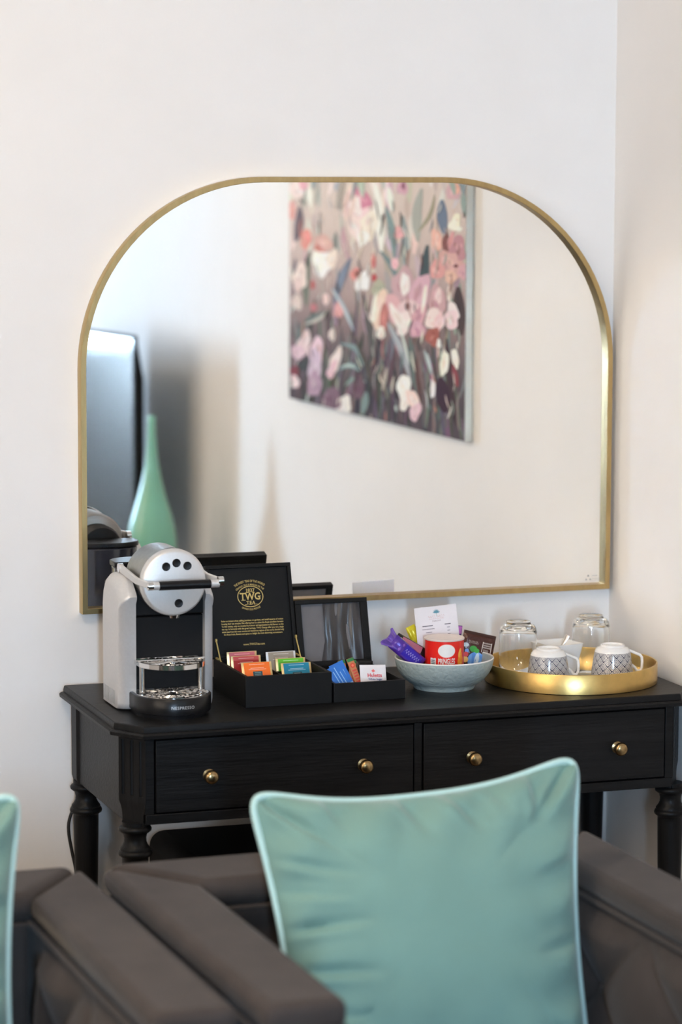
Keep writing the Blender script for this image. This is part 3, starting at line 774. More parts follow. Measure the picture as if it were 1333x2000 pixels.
# price card
card = thing('price_card', 'white printed price card propped up behind the red can', 'card', (0.6640, -0.2060, 0.8440), rot=rot_of(9, 3, -3))
CW2, CH2 = 0.0445, 0.1030
MB().box(-CW2, CW2, -0.0003, 0.0003, 0, CH2).build('sheet', M['paper'], card, smooth=False)
b = MB(); cf = lambda x, z: (x, -0.0006, z)
def cq(x0, x1, z, hgt, col): b.add([cf(x0, z), cf(x1, z), cf(x1, z + hgt), cf(x0, z + hgt)], [(0, 1, 2, 3)], col)
for k in range(7):
    a = math.radians(20 + k * 23); L = 0.0085
    p0 = Vector((0.0010, 0.0890)); p1 = p0 + Vector((math.cos(a), math.sin(a))) * L; n = Vector((-math.sin(a), math.cos(a))) * 0.0011
    b.add([cf(*p0), cf(*(p0 + (p1 - p0) * 0.6 + n)), cf(*p1), cf(*(p0 + (p1 - p0) * 0.6 - n))], [(0, 1, 2, 3)], srgb(96, 150, 168))
cq(0.0006, 0.0014, 0.083, 0.006, srgb(150, 170, 160))
pts = [(-0.017 + 0.034 * i / 60, 0.0828 + 0.0022 * math.sin(i * 0.9) * (1 - 0.5 * math.sin(i * 0.21))) for i in range(61)]
for i in range(60):
    if 26 < i < 33: continue
    (xa, za), (xb, zb) = pts[i], pts[i + 1]
    b.add([cf(xa, za - 0.0004), cf(xb, zb - 0.0004), cf(xb, zb + 0.0004), cf(xa, za + 0.0004)], [(0, 1, 2, 3)], srgb(206, 160, 150))
cq(-0.016, 0.016, 0.0785, 0.0004, srgb(214, 170, 164))
put_text(b, 'SNACKS', 0.0036, lambda x, y: cf(x, 0.0735 + y), 1.5, 0.012, col=srgb(130, 96, 100))
DK = srgb(104, 100, 108)
cq(-0.031, -0.009, 0.0655, 0.0018, DK); cq(0.016, 0.029, 0.0655, 0.0018, DK)
for k, (w0, w1) in enumerate(((-0.032, -0.006), (-0.025, -0.012), (-0.023, -0.013), (-0.023, -0.014), (-0.025, -0.011), (-0.023, -0.011), (-0.026, -0.010), (-0.019, -0.013), (-0.020, -0.013))):
    z = 0.0595 - k * 0.0063
    cq(w0, w1, z, 0.0013, srgb(140, 134, 142)); cq(0.0205, 0.0265, z, 0.0013, srgb(140, 134, 142))
b.build('print', M['print'], card, smooth=False, fix=False)

# wrapped snacks
def snack(name, label, cat, w, hh, t_, loc_mid, lean, yaw, roll, col, rough=0.25):
    Rm = (Matrix.Rotation(math.radians(yaw), 4, 'Z') @ Matrix.Rotation(math.radians(-lean), 4, 'X') @ Matrix.Rotation(math.radians(roll), 4, 'Y'))
    off = Rm @ Vector((0, 0, hh / 2))
    t = thing(name, label, cat, tuple(Vector(loc_mid) - off), group='snacks in the grey bowl', rot=Rm.to_euler())
    p = Pouch(w, hh, t_)
    m = mat(name + '_foil', col, rough, 0.15, vary=0.15, scale=60, bump=0.9, bscale=90, spec=0.6)
    body = p.body().build('wrapper', m, t)
    return t, p
PU = srgb(78, 44, 150)
t, p = snack('chocolate_bar', 'purple wrapped chocolate bar with flared end on the left of the bowl', 'chocolate bar', 0.030, 0.074, 0.0075, (0.5740, -0.263, 0.8700), 10, 0, -48, PU)
b = MB()
p.patch(b, -0.011, 0.011, 0.008, 0.048, srgb(50, 26, 160), 0.0006)
wv = [(0.0035 * math.sin(i * 1.15), 0.012 + 0.033 * i / 36) for i in range(37)]
for (xa, za), (xb, zb) in zip(wv, wv[1:]): p.quad(b, [(xa - 0.0008, za), (xa + 0.0008, za), (xb + 0.0008, zb), (xb - 0.0008, zb)], srgb(190, 182, 236), 0.0016)
for x, z, s in ((-0.006, 0.056, 0.0045), (0.006, 0.053, 0.004)): p.quad(b, [(x - s, z), (x, z - s * 0.6), (x + s, z), (x, z + s * 0.8)], srgb(128, 84, 176))
b.build('print', M['gloss_print'], t, fix=False)
b = MB(); nfr = 10
b.grid(nfr, 5, lambda i, j: ((i - 0.5) * (0.026 + 0.014 * j), 0.0040 * math.sin(i * 15) * (0.3 + j), 0.072 + j * (0.016 + 0.003 * math.sin(i * 9))))
o = b.build('flared_end', mat('lilac_foil', srgb(118, 88, 172), 0.35, 0.1, vary=0.15, scale=70, bump=0.6), t, fix=False)
m_ = o.modifiers.new('thick', 'SOLIDIFY'); m_.thickness = 0.0004
t, p = snack('dark_wrapped_bar', 'black and pink wrapped bar behind the purple one', 'snack bar', 0.034, 0.076, 0.008, (0.5960, -0.228, 0.8690), 14, 0, -58, srgb(26, 20, 22))
b = MB(); p.patch(b, 0.000, 0.0135, 0.022, 0.066, srgb(176, 104, 122), 0.0006); p.patch(b, -0.012, -0.006, 0.010, 0.062, srgb(30, 60, 40), 0.0006)
p.quad(b, [(-0.002, 0.060), (0.006, 0.058), (0.010, 0.070), (-0.004, 0.071)], (0.6, 0.6, 0.6), 0.0012); b.build('print', M['gloss_print'], t, fix=False)
snack('yellow_packet', 'yellow packet peeking out at the left edge of the price card', 'packet', 0.020, 0.082, 0.005, (0.6270, -0.180, 0.8690), 6, 0, -22, srgb(206, 190, 40))
t, p = snack('pink_packet', 'pink and purple packet peeking out at the right edge of the card', 'packet', 0.036, 0.078, 0.006, (0.6985, -0.176, 0.8655), 6, 0, 8, srgb(92, 44, 138))
b = MB(); p.patch(b, -0.015, 0.018, 0.062, 0.0765, srgb(206, 116, 200), 0.0006); p.patch(b, 0.008, 0.018, 0.030, 0.046, srgb(70, 44, 170), 0.0006); b.build('print', M['gloss_print'], t, fix=False)
t, p = snack('brown_sweet_bag', 'brown sweet bag with blue and green print on the right of the bowl', 'sweet bag', 0.066, 0.074, 0.0065, (0.7290, -0.2300, 0.8590), 8, -4, 14, srgb(70, 34, 26))
b = MB()
p.patch(b, -0.0325, 0.0325, 0.0685, 0.0735, srgb(52, 24, 18), 0.0005)
BLU = srgb(132, 184, 236)
for cx, cz, rx, rz, c in ((0.000, 0.020, 0.0175, 0.0165, (122, 176, 232)), (-0.008, 0.020, 0.0072, 0.0140, (92, 150, 222)), (0.0095, 0.020, 0.0072, 0.0140, (92, 150, 222)), (0.0005, 0.021, 0.0045, 0.0140, (206, 226, 240)),
                          (-0.010, 0.041, 0.0075, 0.0060, (60, 158, 62)), (-0.003, 0.0385, 0.0055, 0.0045, (66, 170, 70)), (-0.022, 0.018, 0.0060, 0.0060, (238, 190, 80)), (-0.0225, 0.028, 0.0050, 0.0050, (214, 60, 60)), (-0.0215, 0.035, 0.0038, 0.0040, (120, 160, 220)), (-0.026, 0.046, 0.006, 0.004, (150, 150, 130))):
    p.quad(b, [(cx + rx * math.cos(2 * math.pi * i / 20), cz + rz * math.sin(2 * math.pi * i / 20)) for i in range(20)], srgb(*c), 0.0008 + 0.00012 * (len(b.f) % 12))
def squiggle(x0, x1, z, amp, wv, th_, col):
    pp = [(x0 + (x1 - x0) * i / 40, z + amp * math.sin(i * wv)) for i in range(41)]
    for (xa, za), (xb, zb) in zip(pp, pp[1:]): p.quad(b, [(xa, za - th_), (xb, zb - th_), (xb, zb + th_), (xa, za + th_)], col, 0.0016)
squiggle(-0.022, -0.002, 0.0535, 0.0026, 1.1, 0.0007, srgb(196, 180, 166))
for z0 in (0.0475, 0.0515, 0.0560): squiggle(0.006, 0.025, z0, 0.0012, 1.7, 0.0006, srgb(214, 200, 190))
for xx in (0.0065, 0.0245): p.quad(b, [(xx, 0.038), (xx + 0.0013, 0.038), (xx + 0.0013, 0.058), (xx, 0.058)], srgb(214, 200, 190), 0.0016)
squiggle(0.010, 0.020, 0.0415, 0.002, 0.8, 0.0007, srgb(214, 200, 190))
b.build('print', M['gloss_print'], t, fix=False)

# ================================================================ gold tray with cups and glasses
TRX, TRY, TRR = 0.9122, -0.2650, 0.1672
tray = thing('gold_tray', 'round gold metal tray with a mirrored base holding cups and glasses', 'tray', (TRX, TRY, TH))
b = MB(); b.lathe([(TRR - 0.004, 0.0), (TRR, 0.001), (TRR, 0.0370), (TRR - 0.0008, 0.0382), (TRR - 0.0030, 0.0382), (TRR - 0.0036, 0.0370), (TRR - 0.0036, 0.0035), (0.001, 0.0035)], 128)
b.build('tray_wall', M['gold_leaf'], tray, angle=40)
tm = mat('tray_mirror', (0.80, 0.80, 0.78), 0.12, 0.8, vary=0.06, scale=30)
MB().lathe([(TRR - 0.0045, 0.0036), (TRR - 0.0045, 0.0055), (0.001, 0.0055)], 96).build('mirror_base', tm, tray, smooth=True)
ZT = TH + 0.0056

cup_m = bpy.data.materials.new('greek_key_porcelain'); cup_m.use_nodes = True
nt = cup_m.node_tree; N, L = nt.nodes, nt.links; bs = N['Principled BSDF']
bs.inputs['Roughness'].default_value = 0.16; bs.inputs['Coat Weight'].default_value = 0.4; bs.inputs['Coat Roughness'].default_value = 0.05
def mth(op, a, c=None, d=None):
    n = N.new('ShaderNodeMath'); n.operation = op
    for i, q in enumerate((a, c, d)):
        if q is None: continue
        if isinstance(q, (int, float)): n.inputs[i].default_value = q
        else: L.new(q, n.inputs[i])
    return n.outputs[0]
tcn = N.new('ShaderNodeTexCoord'); sp = N.new('ShaderNodeSeparateXYZ'); L.new(tcn.outputs['Object'], sp.inputs[0])
ang = mth('DIVIDE', mth('ARCTAN2', sp.outputs['Y'], sp.outputs['X']), 2 * math.pi)
NC = 14
U = mth('MULTIPLY', ang, NC); V = mth('MULTIPLY', sp.outputs['Z'], NC / 0.235)
A = mth('SUBTRACT', mth('FRACT', mth('ADD', mth('ADD', U, V), 40.0)), 0.5); B = mth('SUBTRACT', mth('FRACT', mth('ADD', mth('SUBTRACT', U, V), 40.0)), 0.5)
dd = mth('MAXIMUM', mth('ABSOLUTE', A), mth('ABSOLUTE', B))
sw = mth('DIVIDE', mth('ARCTAN2', B, A), 2 * math.pi)
spi = mth('FRACT', mth('ADD', mth('ADD', mth('MULTIPLY', dd, 5.6), sw), 10.0))
ln = mth('GREATER_THAN', spi, 0.46)
ln = mth('MAXIMUM', ln, mth('GREATER_THAN', dd, 0.465))
ln = mth('MULTIPLY', ln, mth('LESS_THAN', sp.outputs['Z'], 0.0505))
mixc = N.new('ShaderNodeMix'); mixc.data_type = 'RGBA'
L.new(ln, mixc.inputs[0]); mixc.inputs[6].default_value = (0.80, 0.78, 0.755, 1); mixc.inputs[7].default_value = (0.035, 0.04, 0.075, 1)
L.new(mixc.outputs[2], bs.inputs['Base Color'])

def cup(loc, rz, label):
    t = thing('tea_cup', label, 'cup', loc, rz, 'patterned cups upside down on the gold tray')
    b = MB(); b.lathe([(0.001, 0.0575), (0.0280, 0.0560), (0.0340, 0.044), (0.0368, 0.028), (0.0388, 0.010), (0.0395, 0.0003), (0.0402, 0.0), (0.0408, 0.0002), (0.0410, 0.0015), (0.0405, 0.010), (0.0385, 0.028), (0.0360, 0.044), (0.0345, 0.0505), (0.0325, 0.0555), (0.0285, 0.0595), (0.0240, 0.0610), (0.0235, 0.0640), (0.0222, 0.0650), (0.0205, 0.0645), (0.0195, 0.0618), (0.001, 0.0612)], 64)
    b.build('cup_body', cup_m, t, angle=60)
    b = MB()
    path = [(0.0325, 0, 0.0520), (0.0400, 0, 0.0490), (0.0480, 0, 0.0455), (0.0545, 0, 0.0430), (0.0580, 0, 0.0385), (0.0590, 0, 0.0300), (0.0585, 0, 0.0180), (0.0555, 0, 0.0120), (0.0490, 0, 0.0125), (0.0440, 0, 0.0190), (0.0375, 0, 0.0240)]
    b.tube(path, 0.0028, 10); b.build('handle', M['ceramic'], t)
    return t
cup((0.8540, -0.2900, ZT), math.radians(-12), 'upside-down blue and white patterned cup beside the bowl')
cup((0.9880, -0.2910, ZT), math.radians(-12), 'upside-down blue and white patterned cup nearest the right wall')

def tumbler(loc, label):
    t = thing('glass_tumbler', label, 'glass', loc, 0, 'clear tumblers upside down on the gold tray')
    b = MB()
    b.lathe([(0.0010, 0.0915), (0.0250, 0.0910), (0.0318, 0.0875), (0.0345, 0.080), (0.0354, 0.068), (0.0355, 0.030), (0.0356, 0.0006), (0.0362, 0.0), (0.0370, 0.0006), (0.0373, 0.030), (0.0372, 0.070), (0.0366, 0.084), (0.0348, 0.0925), (0.0310, 0.0975), (0.0262, 0.0985), (0.0250, 0.1010), (0.0248, 0.1040), (0.0230, 0.1055), (0.0140, 0.1050), (0.0010, 0.1045)], 56)
    b.build('tumbler_wall', M['glass'], t, angle=60)
    return t
tumbler((0.8260, -0.2040, ZT), 'clear glass tumbler upside down behind the cup nearest the bowl')
tumbler((0.9920, -0.1780, ZT), 'clear glass tumbler upside down in the corner behind the right cup')

pot = thing('sugar_pot', 'white flared square porcelain pot between the two glass tumblers', 'pot', (0.9130, -0.1960, ZT), math.radians(8))
def sq(hw, z, r=0.006):
    pts = []
    for cx, cy, a0 in ((hw - r, hw - r, 0), (-hw + r, hw - r, 90), (-hw + r, -hw + r, 180), (hw - r, -hw + r, 270)):
        for k in range(5):
            a = math.radians(a0 + k * 22.5); pts.append((cx + r * math.cos(a), cy + r * math.sin(a), z))
    return pts
b = MB(); b.loops([sq(0.027, 0.0), sq(0.0285, 0.002), sq(0.0380, 0.0560), sq(0.0385, 0.0575), sq(0.0360, 0.0575), sq(0.0350, 0.0550), sq(0.0260, 0.0050), sq(0.010, 0.0045, 0.002)])
b.build('pot_body', M['ceramic'], pot, angle=45)
sp_ = thing('teaspoon', 'steel teaspoon standing in the white square pot', 'spoon', (0.9000, -0.2020, ZT + 0.008))
b = MB()
p0, p1 = Vector((0, 0, 0.006)), Vector((0.0300, -0.0040, 0.0640))
d = (p1 - p0)
rings = []
for k, (s, w, th_) in enumerate(((0, 0.0020, 0.0012), (0.4, 0.0020, 0.0012), (0.75, 0.0030, 0.0011), (0.93, 0.0050, 0.0010), (1.0, 0.0042, 0.0010))):
    c = p0 + d * s; wv = Vector((0.55, -0.75, -0.3)).normalized() * w; nv = d.cross(wv).normalized() * th_
    rings.append([c + wv * math.cos(a) + nv * math.sin(a) for a in [2 * math.pi * i / 10 for i in range(10)]])
b.loops(rings); b.build('spoon_handle', M['steel'], sp_)
b = MB(); b.lathe([(0.001, 0), (0.006, 0.0015), (0.009, 0.005), (0.0095, 0.009), (0.0085, 0.0085), (0.005, 0.004), (0.001, 0.0025)], 20, (-0.003, 0, -0.001)); b.build('spoon_bowl', M['steel'], sp_)

# ================================================================ armchairs
def tuft(u, v, nu, nv):
    a = math.pi * (u * nu + v * nv); c = math.pi * (u * nu - v * nv)
    return (abs(math.sin(a)) * abs(math.sin(c))) ** 0.45
def make_chair():
    t = thing('armchair', 'charcoal velvet armchair with tufted arms behind the large mint cushion', 'armchair', (0.210, -1.405, 0), math.radians(1.0), 'charcoal armchairs in front of the console')
    hw, hd = 0.415, 0.410
    aw, bt, zt = 0.118, 0.165, 0.694
    zp = zt - 0.045
    b = MB(); b.box(-hw + 0.02, hw - 0.02, -hd + 0.03, hd - 0.02, 0.10, 0.29); b.build('seat_base', M['sofa'], t, bevel=0.012, seg=3)
    for s in (-1, 1):
        x0, x1 = sorted((s * hw, s * (hw - aw)))
        b = MB(); b.box(x0 + 0.008, x1 - 0.008, -hd + 0.008, hd - 0.008, 0.10, zp); arm = b.build('arm', M['sofa'], t, bevel=0.008, seg=2)
        b = MB(); xo, xn = s * hw, s * (hw - aw)
        b.prism([(xo, -hd), (xn, -hd), (xn, hd - bt - 0.003), (xo, hd - 0.004)], lambda a_, b_, h_: (a_, b_, h_), zp + 0.001, zt); pad = b.build('arm_pad', M['sofa'], t, bevel=0.016, seg=4)
        for xx in (x0, x1):
            b = MB(); b.tube([(xx, -hd + 0.004, zp), (xx, 0, zp), (xx, hd - 0.004, zp)], 0.0045, 8); b.build('arm_piping', M['sofa'], arm)
        # tufted inside of the arm
        xi = s * (hw - aw + 0.007)
        y0, y1, z0, z1 = -hd + 0.03, hd - bt - 0.02, 0.40, zp - 0.012
        nu, nv = 4, 1.0
        b = MB()
        def f(i, j):
            e = min(1, 8 * min(i, 1 - i)) * min(1, 8 * min(j, 1 - j))
            return (xi - s * (0.002 + 0.034 * e * tuft(i, j, nu / 2, nv)), y0 + (y1 - y0) * i, z0 + (z1 - z0) * j)
        b.grid(64, 30, f); b.build('tufted_panel', M['sofa'], arm, angle=80, fix=False)
        for q in range(1, 4):
            for jj in ((0.5,) if q % 2 else (0.25, 0.75)):
                yy = y0 + (y1 - y0) * q / 4; zz = z0 + (z1 - z0) * jj
                b = MB(); b.axis_lathe((xi, yy, zz), (xi - s, yy, zz), [(0.009, 0), (0.009, 0.005), (0.006, 0.009), (0.001, 0.010)], 12); b.build('button', M['sofa'], arm)
    b = MB(); b.box(-hw + aw + 0.001, hw - aw - 0.001, hd - bt + 0.010, hd - 0.008, 0.10, zp); bk = b.build('backrest', M['sofa'], t, bevel=0.01, seg=2)
    b = MB(); b.prism([(-hw + 0.004, hd), (hw - 0.004, hd), (hw - aw, hd - bt), (-hw + aw, hd - bt)], lambda a_, b_, h_: (a_, b_, h_), zp + 0.002, zt + 0.002); b.build('back_pad', M['sofa'], t, bevel=0.019, seg=4)
    b = MB(); b.tube([(-hw + aw, hd - bt, zp), (0, hd - bt, zp), (hw - aw, hd - bt, zp)], 0.0045, 8); b.build('back_piping', M['sofa'], bk)
    b = MB(); b.box(-hw + aw + 0.004, hw - aw - 0.004, -hd + 0.01, hd - bt - 0.004, 0.292, 0.400); b.build('seat_cushion', M['sofa'], t, bevel=0.03, seg=4)
    leg = MB().lathe([(0.014, 0), (0.022, 0.10), (0.022, 0.102)], 16).mesh('leg')
    for x in (-hw + 0.06, hw - 0.06):
        for y in (-hd + 0.07, hd - 0.07):
            o = link('leg', leg, M['black_wood_v'], t); o.location = (x, y, 0)
    return t
chair = make_chair()
chair2 = copy_tree(chair); chair2.location = (0.210 - 0.862, -1.408, 0)
chair2['label'] = 'charcoal velvet armchair on the left, cut off by the photo edge'

# ================================================================ cushions
CREASES = [(-0.99, 0.52, -0.50, 0.40, 0.012, 0.030), (-0.99, 0.30, -0.55, 0.24, 0.010, 0.026), (-0.99, 0.05, -0.45, 0.06, 0.014, 0.032), (-0.99, -0.22, -0.40, -0.30, 0.014, 0.034), (-0.99, -0.45, -0.50, -0.62, 0.016, 0.040),
           (-0.15, 0.99, 0.02, 0.55, 0.010, 0.030), (0.12, 0.99, 0.34, 0.62, 0.011, 0.030), (0.40, 0.99, 0.52, 0.70, 0.009, 0.026), (0.66, 0.99, 0.74, 0.60, 0.010, 0.030), (-0.95, 0.95, -0.62, 0.62, 0.012, 0.035),
           (0.96, 0.96, 0.66, 0.58, 0.014, 0.040), (0.99, 0.30, 0.66, 0.22, 0.008, 0.030), (0.99, -0.20, 0.62, -0.30, 0.010, 0.034), (-0.60, 0.99, -0.50, 0.72, 0.008, 0.026)]
def make_cushion(label, TL, TR, BL, BR, T):
    TL, TR, BL, BR = map(Vector, (TL, TR, BL, BR))
    c = (TL + TR + BL + BR) / 4
    TL, TR, BL, BR = [c + (q - c) * 1.025 for q in (TL, TR, BL, BR)]
    base = Vector((c.x, c.y, min(BL.z, BR.z)))
    t = thing('cushion', label, 'cushion', base, 0, 'mint velvet cushions on the armchairs')
    nrm = ((TR - TL).cross(BL - TL)).normalized()
    if nrm.y > 0: nrm = -nrm          # towards the room
    rnd = random.Random(4)
    kn = [(rnd.uniform(-1, 1), rnd.uniform(-1, 1), rnd.uniform(0, 6.28)) for _ in range(8)]
    def P(u, v, s):
        # pinched sides between pointed corners
        k = 0.075
        mx_ = max(abs(u), abs(v)); rs = mx_ / (abs(u) ** 12 + abs(v) ** 12) ** (1 / 12) if mx_ > 1e-6 else 1
        uo, vo_ = u, v; u, v = u * rs, v * rs
        uu = u * (1 - k * (1 - v * v)); vv = v * (1 - (0.190 if v > 0 else k) * (1 - abs(u) ** 2.6))
        a, b_ = (uu + 1) / 2, (vv + 1) / 2
        p = BL * (1 - a) * (1 - b_) + BR * a * (1 - b_) + TL * (1 - a) * b_ + TR * a * b_
        u, v = uo, vo_
        h = T * (max(0, 1 - abs(u) ** 2.6) * max(0, 1 - abs(v) ** 2.6)) ** 0.55
        # creases running in from the piping
        er = (1 - abs(u)); ev = (1 - abs(v))
        w = 0.0110 * math.sin(v * 17 + 2.2 * math.sin(u * 3)) * math.exp(-er * 4.5) * min(1, er * 8)
        w += 0.0125 * math.sin(u * 15 + 1.7 * math.sin(v * 4)) * math.exp(-ev * 3.6) * min(1, ev * 8) * (1 if v > 0 else 0.3)
        w += 0.004 * math.sin(u * 4 + v * 3 + 1) * min(1, er * 4) * min(1, ev * 4)
        if s > 0:
            for u0, v0, u1, v1, dep, wd in CREASES:
                du, dv = u1 - u0, v1 - v0; l2 = du * du + dv * dv
                t_ = ((u - u0) * du + (v - v0) * dv) / l2
                if t_ < -0.05 or t_ > 1: continue
                d_ = ((u - u0) * dv - (v - v0) * du) / l2 ** 0.5
                fade = (1 - max(0, t_)) ** 0.8 * min(1, 6 * min(er, ev) + 0.1)
                w -= dep * fade * math.exp(-(d_ / wd) ** 2)
                w += 0.7 * dep * fade * math.exp(-((d_ - 2.0 * wd) / (1.2 * wd)) ** 2)
        return p + nrm * s * (h + w) - base
    n = 120
    b = MB()
    warp = lambda q: math.sin((q - 0.5) * math.pi)
    b.grid(n, n, lambda i, j: P(warp(i), warp(j), 1)); b.grid(n, n, lambda i, j: P(warp(i), warp(j), -1))
    me = b.mesh('cushion_cover', True, 80, False)
    bm = bmesh.new(); bm.from_mesh(me); bmesh.ops.remove_doubles(bm, verts=bm.verts, dist=0.0006); bmesh.ops.recalc_face_normals(bm, faces=bm.faces); bm.to_mesh(me); bm.free()
    link('cushion_cover', me, M['velvet'], t)
    edge = []
    m = 40
    for k in range(m): edge.append((-1 + 2 * k / m, -1))
    for k in range(m): edge.append((1, -1 + 2 * k / m))
    for k in range(m): edge.append((1 - 2 * k / m, 1))
    for k in range(m): edge.append((-1, 1 - 2 * k / m))
    pts = []
    for u, v in edge:
        # soften the corner point
        q = P(u, v, 0)
        pts.append(q)
    for _ in range(1): pts = [(pts[i - 1] + pts[i] * 2 + pts[(i + 1) % len(pts)]) / 4 for i in range(len(pts))]
    b = MB(); b.tube(pts, 0.0058, 10, True); b.build('piping', M['piping'], t, angle=80)
    return t
CTL, CTR, CBL, CBR = (-0.040, -1.235, 0.850), (0.500, -1.235, 0.874), (-0.012, -1.412, 0.422), (0.446, -1.412, 0.422)
make_cushion('large mint velvet cushion with pale piping facing the camera', CTL, CTR, CBL, CBR, 0.075)
dx = -0.893
make_cushion('mint velvet cushion on the left armchair, cut off by the photo edge', *[(q[0] + dx, q[1], q[2] + 0.004) for q in (CTL, CTR, CBL, CBR)], 0.075)

# ================================================================ painting on the right wall
PX = 1.0920
PY0, PY1, PZ0, PZ1 = -0.790, -2.095, 1.165, 1.945
pt = thing('canvas_painting', 'large canvas painting of pink tulips and grey-green leaves, seen in the mirror', 'painting', (XR - 0.001, (PY0 + PY1) / 2, PZ0))
pc = Vector((XR - 0.001, (PY0 + PY1) / 2, PZ0))
b = MB(); b.box(PX - pc.x, 0, PY1 - pc.y, PY0 - pc.y, 0, PZ1 - PZ0); b.build('canvas', M['canvas_edge'], pt, smooth=False, bevel=0.002)
HM = (-0.00120244, -9.73425e-06, 1.42258, 0.000109334, -0.000440548, 0.603047, 0.000174866, -6.63353e-06)
def cv(x, y):
    """sketch grid -> metres on the canvas (from the near edge, from the bottom)"""
    w = HM[6] * x + HM[7] * y + 1
    return (HM[0] * x + HM[1] * y + HM[2]) / w, (HM[3] * x + HM[4] * y + HM[5]) / w
SB = MB(); layer = [0]
def stroke_uv(poly, col):
    layer[0] += 1
    off = 0.0004 + 0.0000016 * layer[0]
    pts = []
    for u, v in poly:
        u = min(max(u, 0.001), PY0 - PY1 - 0.001); v = min(max(v, 0.001), PZ1 - PZ0 - 0.001)
        pts.append((PX - off - pc.x, PY0 - u - pc.y, v))
    SB.add(pts, [tuple(range(len(pts)))], col)
def stroke(poly, col): stroke_uv([cv(x, y) for x, y in poly], col)
rp = random.Random(11)
PT = (1.20, 1.14, 1.08)
def jit(c, a=12):
    g_ = 0.3 * c[0] + 0.59 * c[1] + 0.11 * c[2]; c = [q * 0.70 + g_ * 0.30 for q in c]
    return tuple(min(0.85, q * k) for q, k in zip(srgb(*[max(0, min(255, q + rp.uniform(-a, a))) for q in c]), PT))
def leaf(x0, y0, x1, y1, w, col, bend=0.0, a=8):
    n = 7; L_, R_ = [], []
    dx_, dy_ = x1 - x0, y1 - y0; l = math.hypot(dx_, dy_); nx, ny = -dy_ / l, dx_ / l
    for i in range(n + 1):
        t_ = i / n; ww = w * math.sin(math.pi * (0.06 + 0.88 * t_)) ** 0.8 * 0.5; bd = bend * math.sin(math.pi * t_)
        cx, cy = x0 + dx_ * t_ + nx * bd, y0 + dy_ * t_ + ny * bd
        L_.append((cx + nx * ww, cy + ny * ww)); R_.append((cx - nx * ww, cy - ny * ww))
    stroke(L_ + R_[::-1], jit(col, a))
def petal(cx, cy, rx, ry, ang, col, a=6):
    ca, sa = math.cos(math.radians(ang - 90)), math.sin(math.radians(ang - 90)); pts = []
    for i in range(18):
        q = 2 * math.pi * i / 18; k_ = 1 + 0.10 * math.sin(3 * q + cx) + 0.07 * math.sin(5 * q + cy); x, y = rx * k_ * math.cos(q), ry * k_ * math.sin(q) * (1 + 0.18 * math.cos(q + 1)); pts.append((cx + x * ca - y * sa, cy + x * sa + y * ca))
    stroke(pts, jit(col, a))
    if max(rx, ry) > 34:
        big = max(rx, ry)
        for _ in range(5):
            ox, oy = rp.uniform(-0.55, 0.55) * rx, rp.uniform(-0.5, 0.3) * ry; ln = rp.uniform(0.35, 0.7) * ry; d_ = rp.choice((-26, -14, 14, 22))
            x0_, y0_, x1_, y1_ = ox, oy - ln * 0.5, ox * 0.7, oy + ln * 0.6
            leaf(cx + x0_ * ca - y0_ * sa, cy + x0_ * sa + y0_ * ca, cx + x1_ * ca - y1_ * sa, cy + x1_ * sa + y1_ * ca, max(7, rx * 0.3), [min(246, max(30, q + d_)) for q in col], rp.uniform(-5, 5), 4)
# ground colours, top to bottom
bands = [(-900, (206, 194, 188)), (60, (200, 186, 180)), (300, (196, 180, 174)), (520, (186, 166, 162)), (740, (160, 138, 138)), (940, (128, 108, 112)), (1120, (98, 86, 94)), (1300, (82, 72, 82)), (1800, (92, 74, 92))]
for (ya, ca_), (yb, cb) in zip(bands, bands[1:]):
    n = 10
    for k in range(n):
        y0_, y1_ = ya + (yb - ya) * k / n, ya + (yb - ya) * (k + 1) / n; c = [p_ + (q_ - p_) * (k + 0.5) / n for p_, q_ in zip(ca_, cb)]
        sh = lambda x, y: y + (x - 90) / 1080 * 0.16 * max(0, (y - 200)) * 0.9
        stroke([(60, sh(60, y0_)), (1200, sh(1200, y0_)), (1200, sh(1200, y1_ + 6)), (60, sh(60, y1_ + 6))], jit(c, 0))
# soft vertical ground strokes
for k in range(190):
    x = rp.uniform(90, 1175); y = rp.uniform(-300, 1560); l = rp.uniform(90, 260)
    t_ = min(1, max(0, (y - 200) / 1000))
    c = [a_ * (1 - t_) + b_ * t_ for a_, b_ in zip(rp.choice([(214, 200, 194), (190, 172, 170), (206, 186, 182), (176, 176, 170), (222, 210, 204)]), rp.choice([(74, 72, 80), (104, 90, 98), (120, 92, 112), (86, 92, 96), (60, 56, 62)]))]
    leaf(x, y, x + rp.uniform(-40, 40), y + l, rp.uniform(14, 44), c, rp.uniform(-14, 14), 10)
# stems and blades in the lower half
for k in range(120):
    x = rp.uniform(100, 1165); y1_ = rp.uniform(1150, 1600) + (x - 90) * 0.16; y0_ = y1_ - rp.uniform(200, 520)
    c = rp.choice([(92, 98, 102), (70, 72, 78), (112, 122, 126), (54, 50, 56), (84, 78, 88), (122, 112, 112), (104, 84, 100)])
    leaf(x + rp.uniform(-70, 70), y0_, x, y1_, rp.uniform(10, 26), c, rp.uniform(-18, 18), 10)
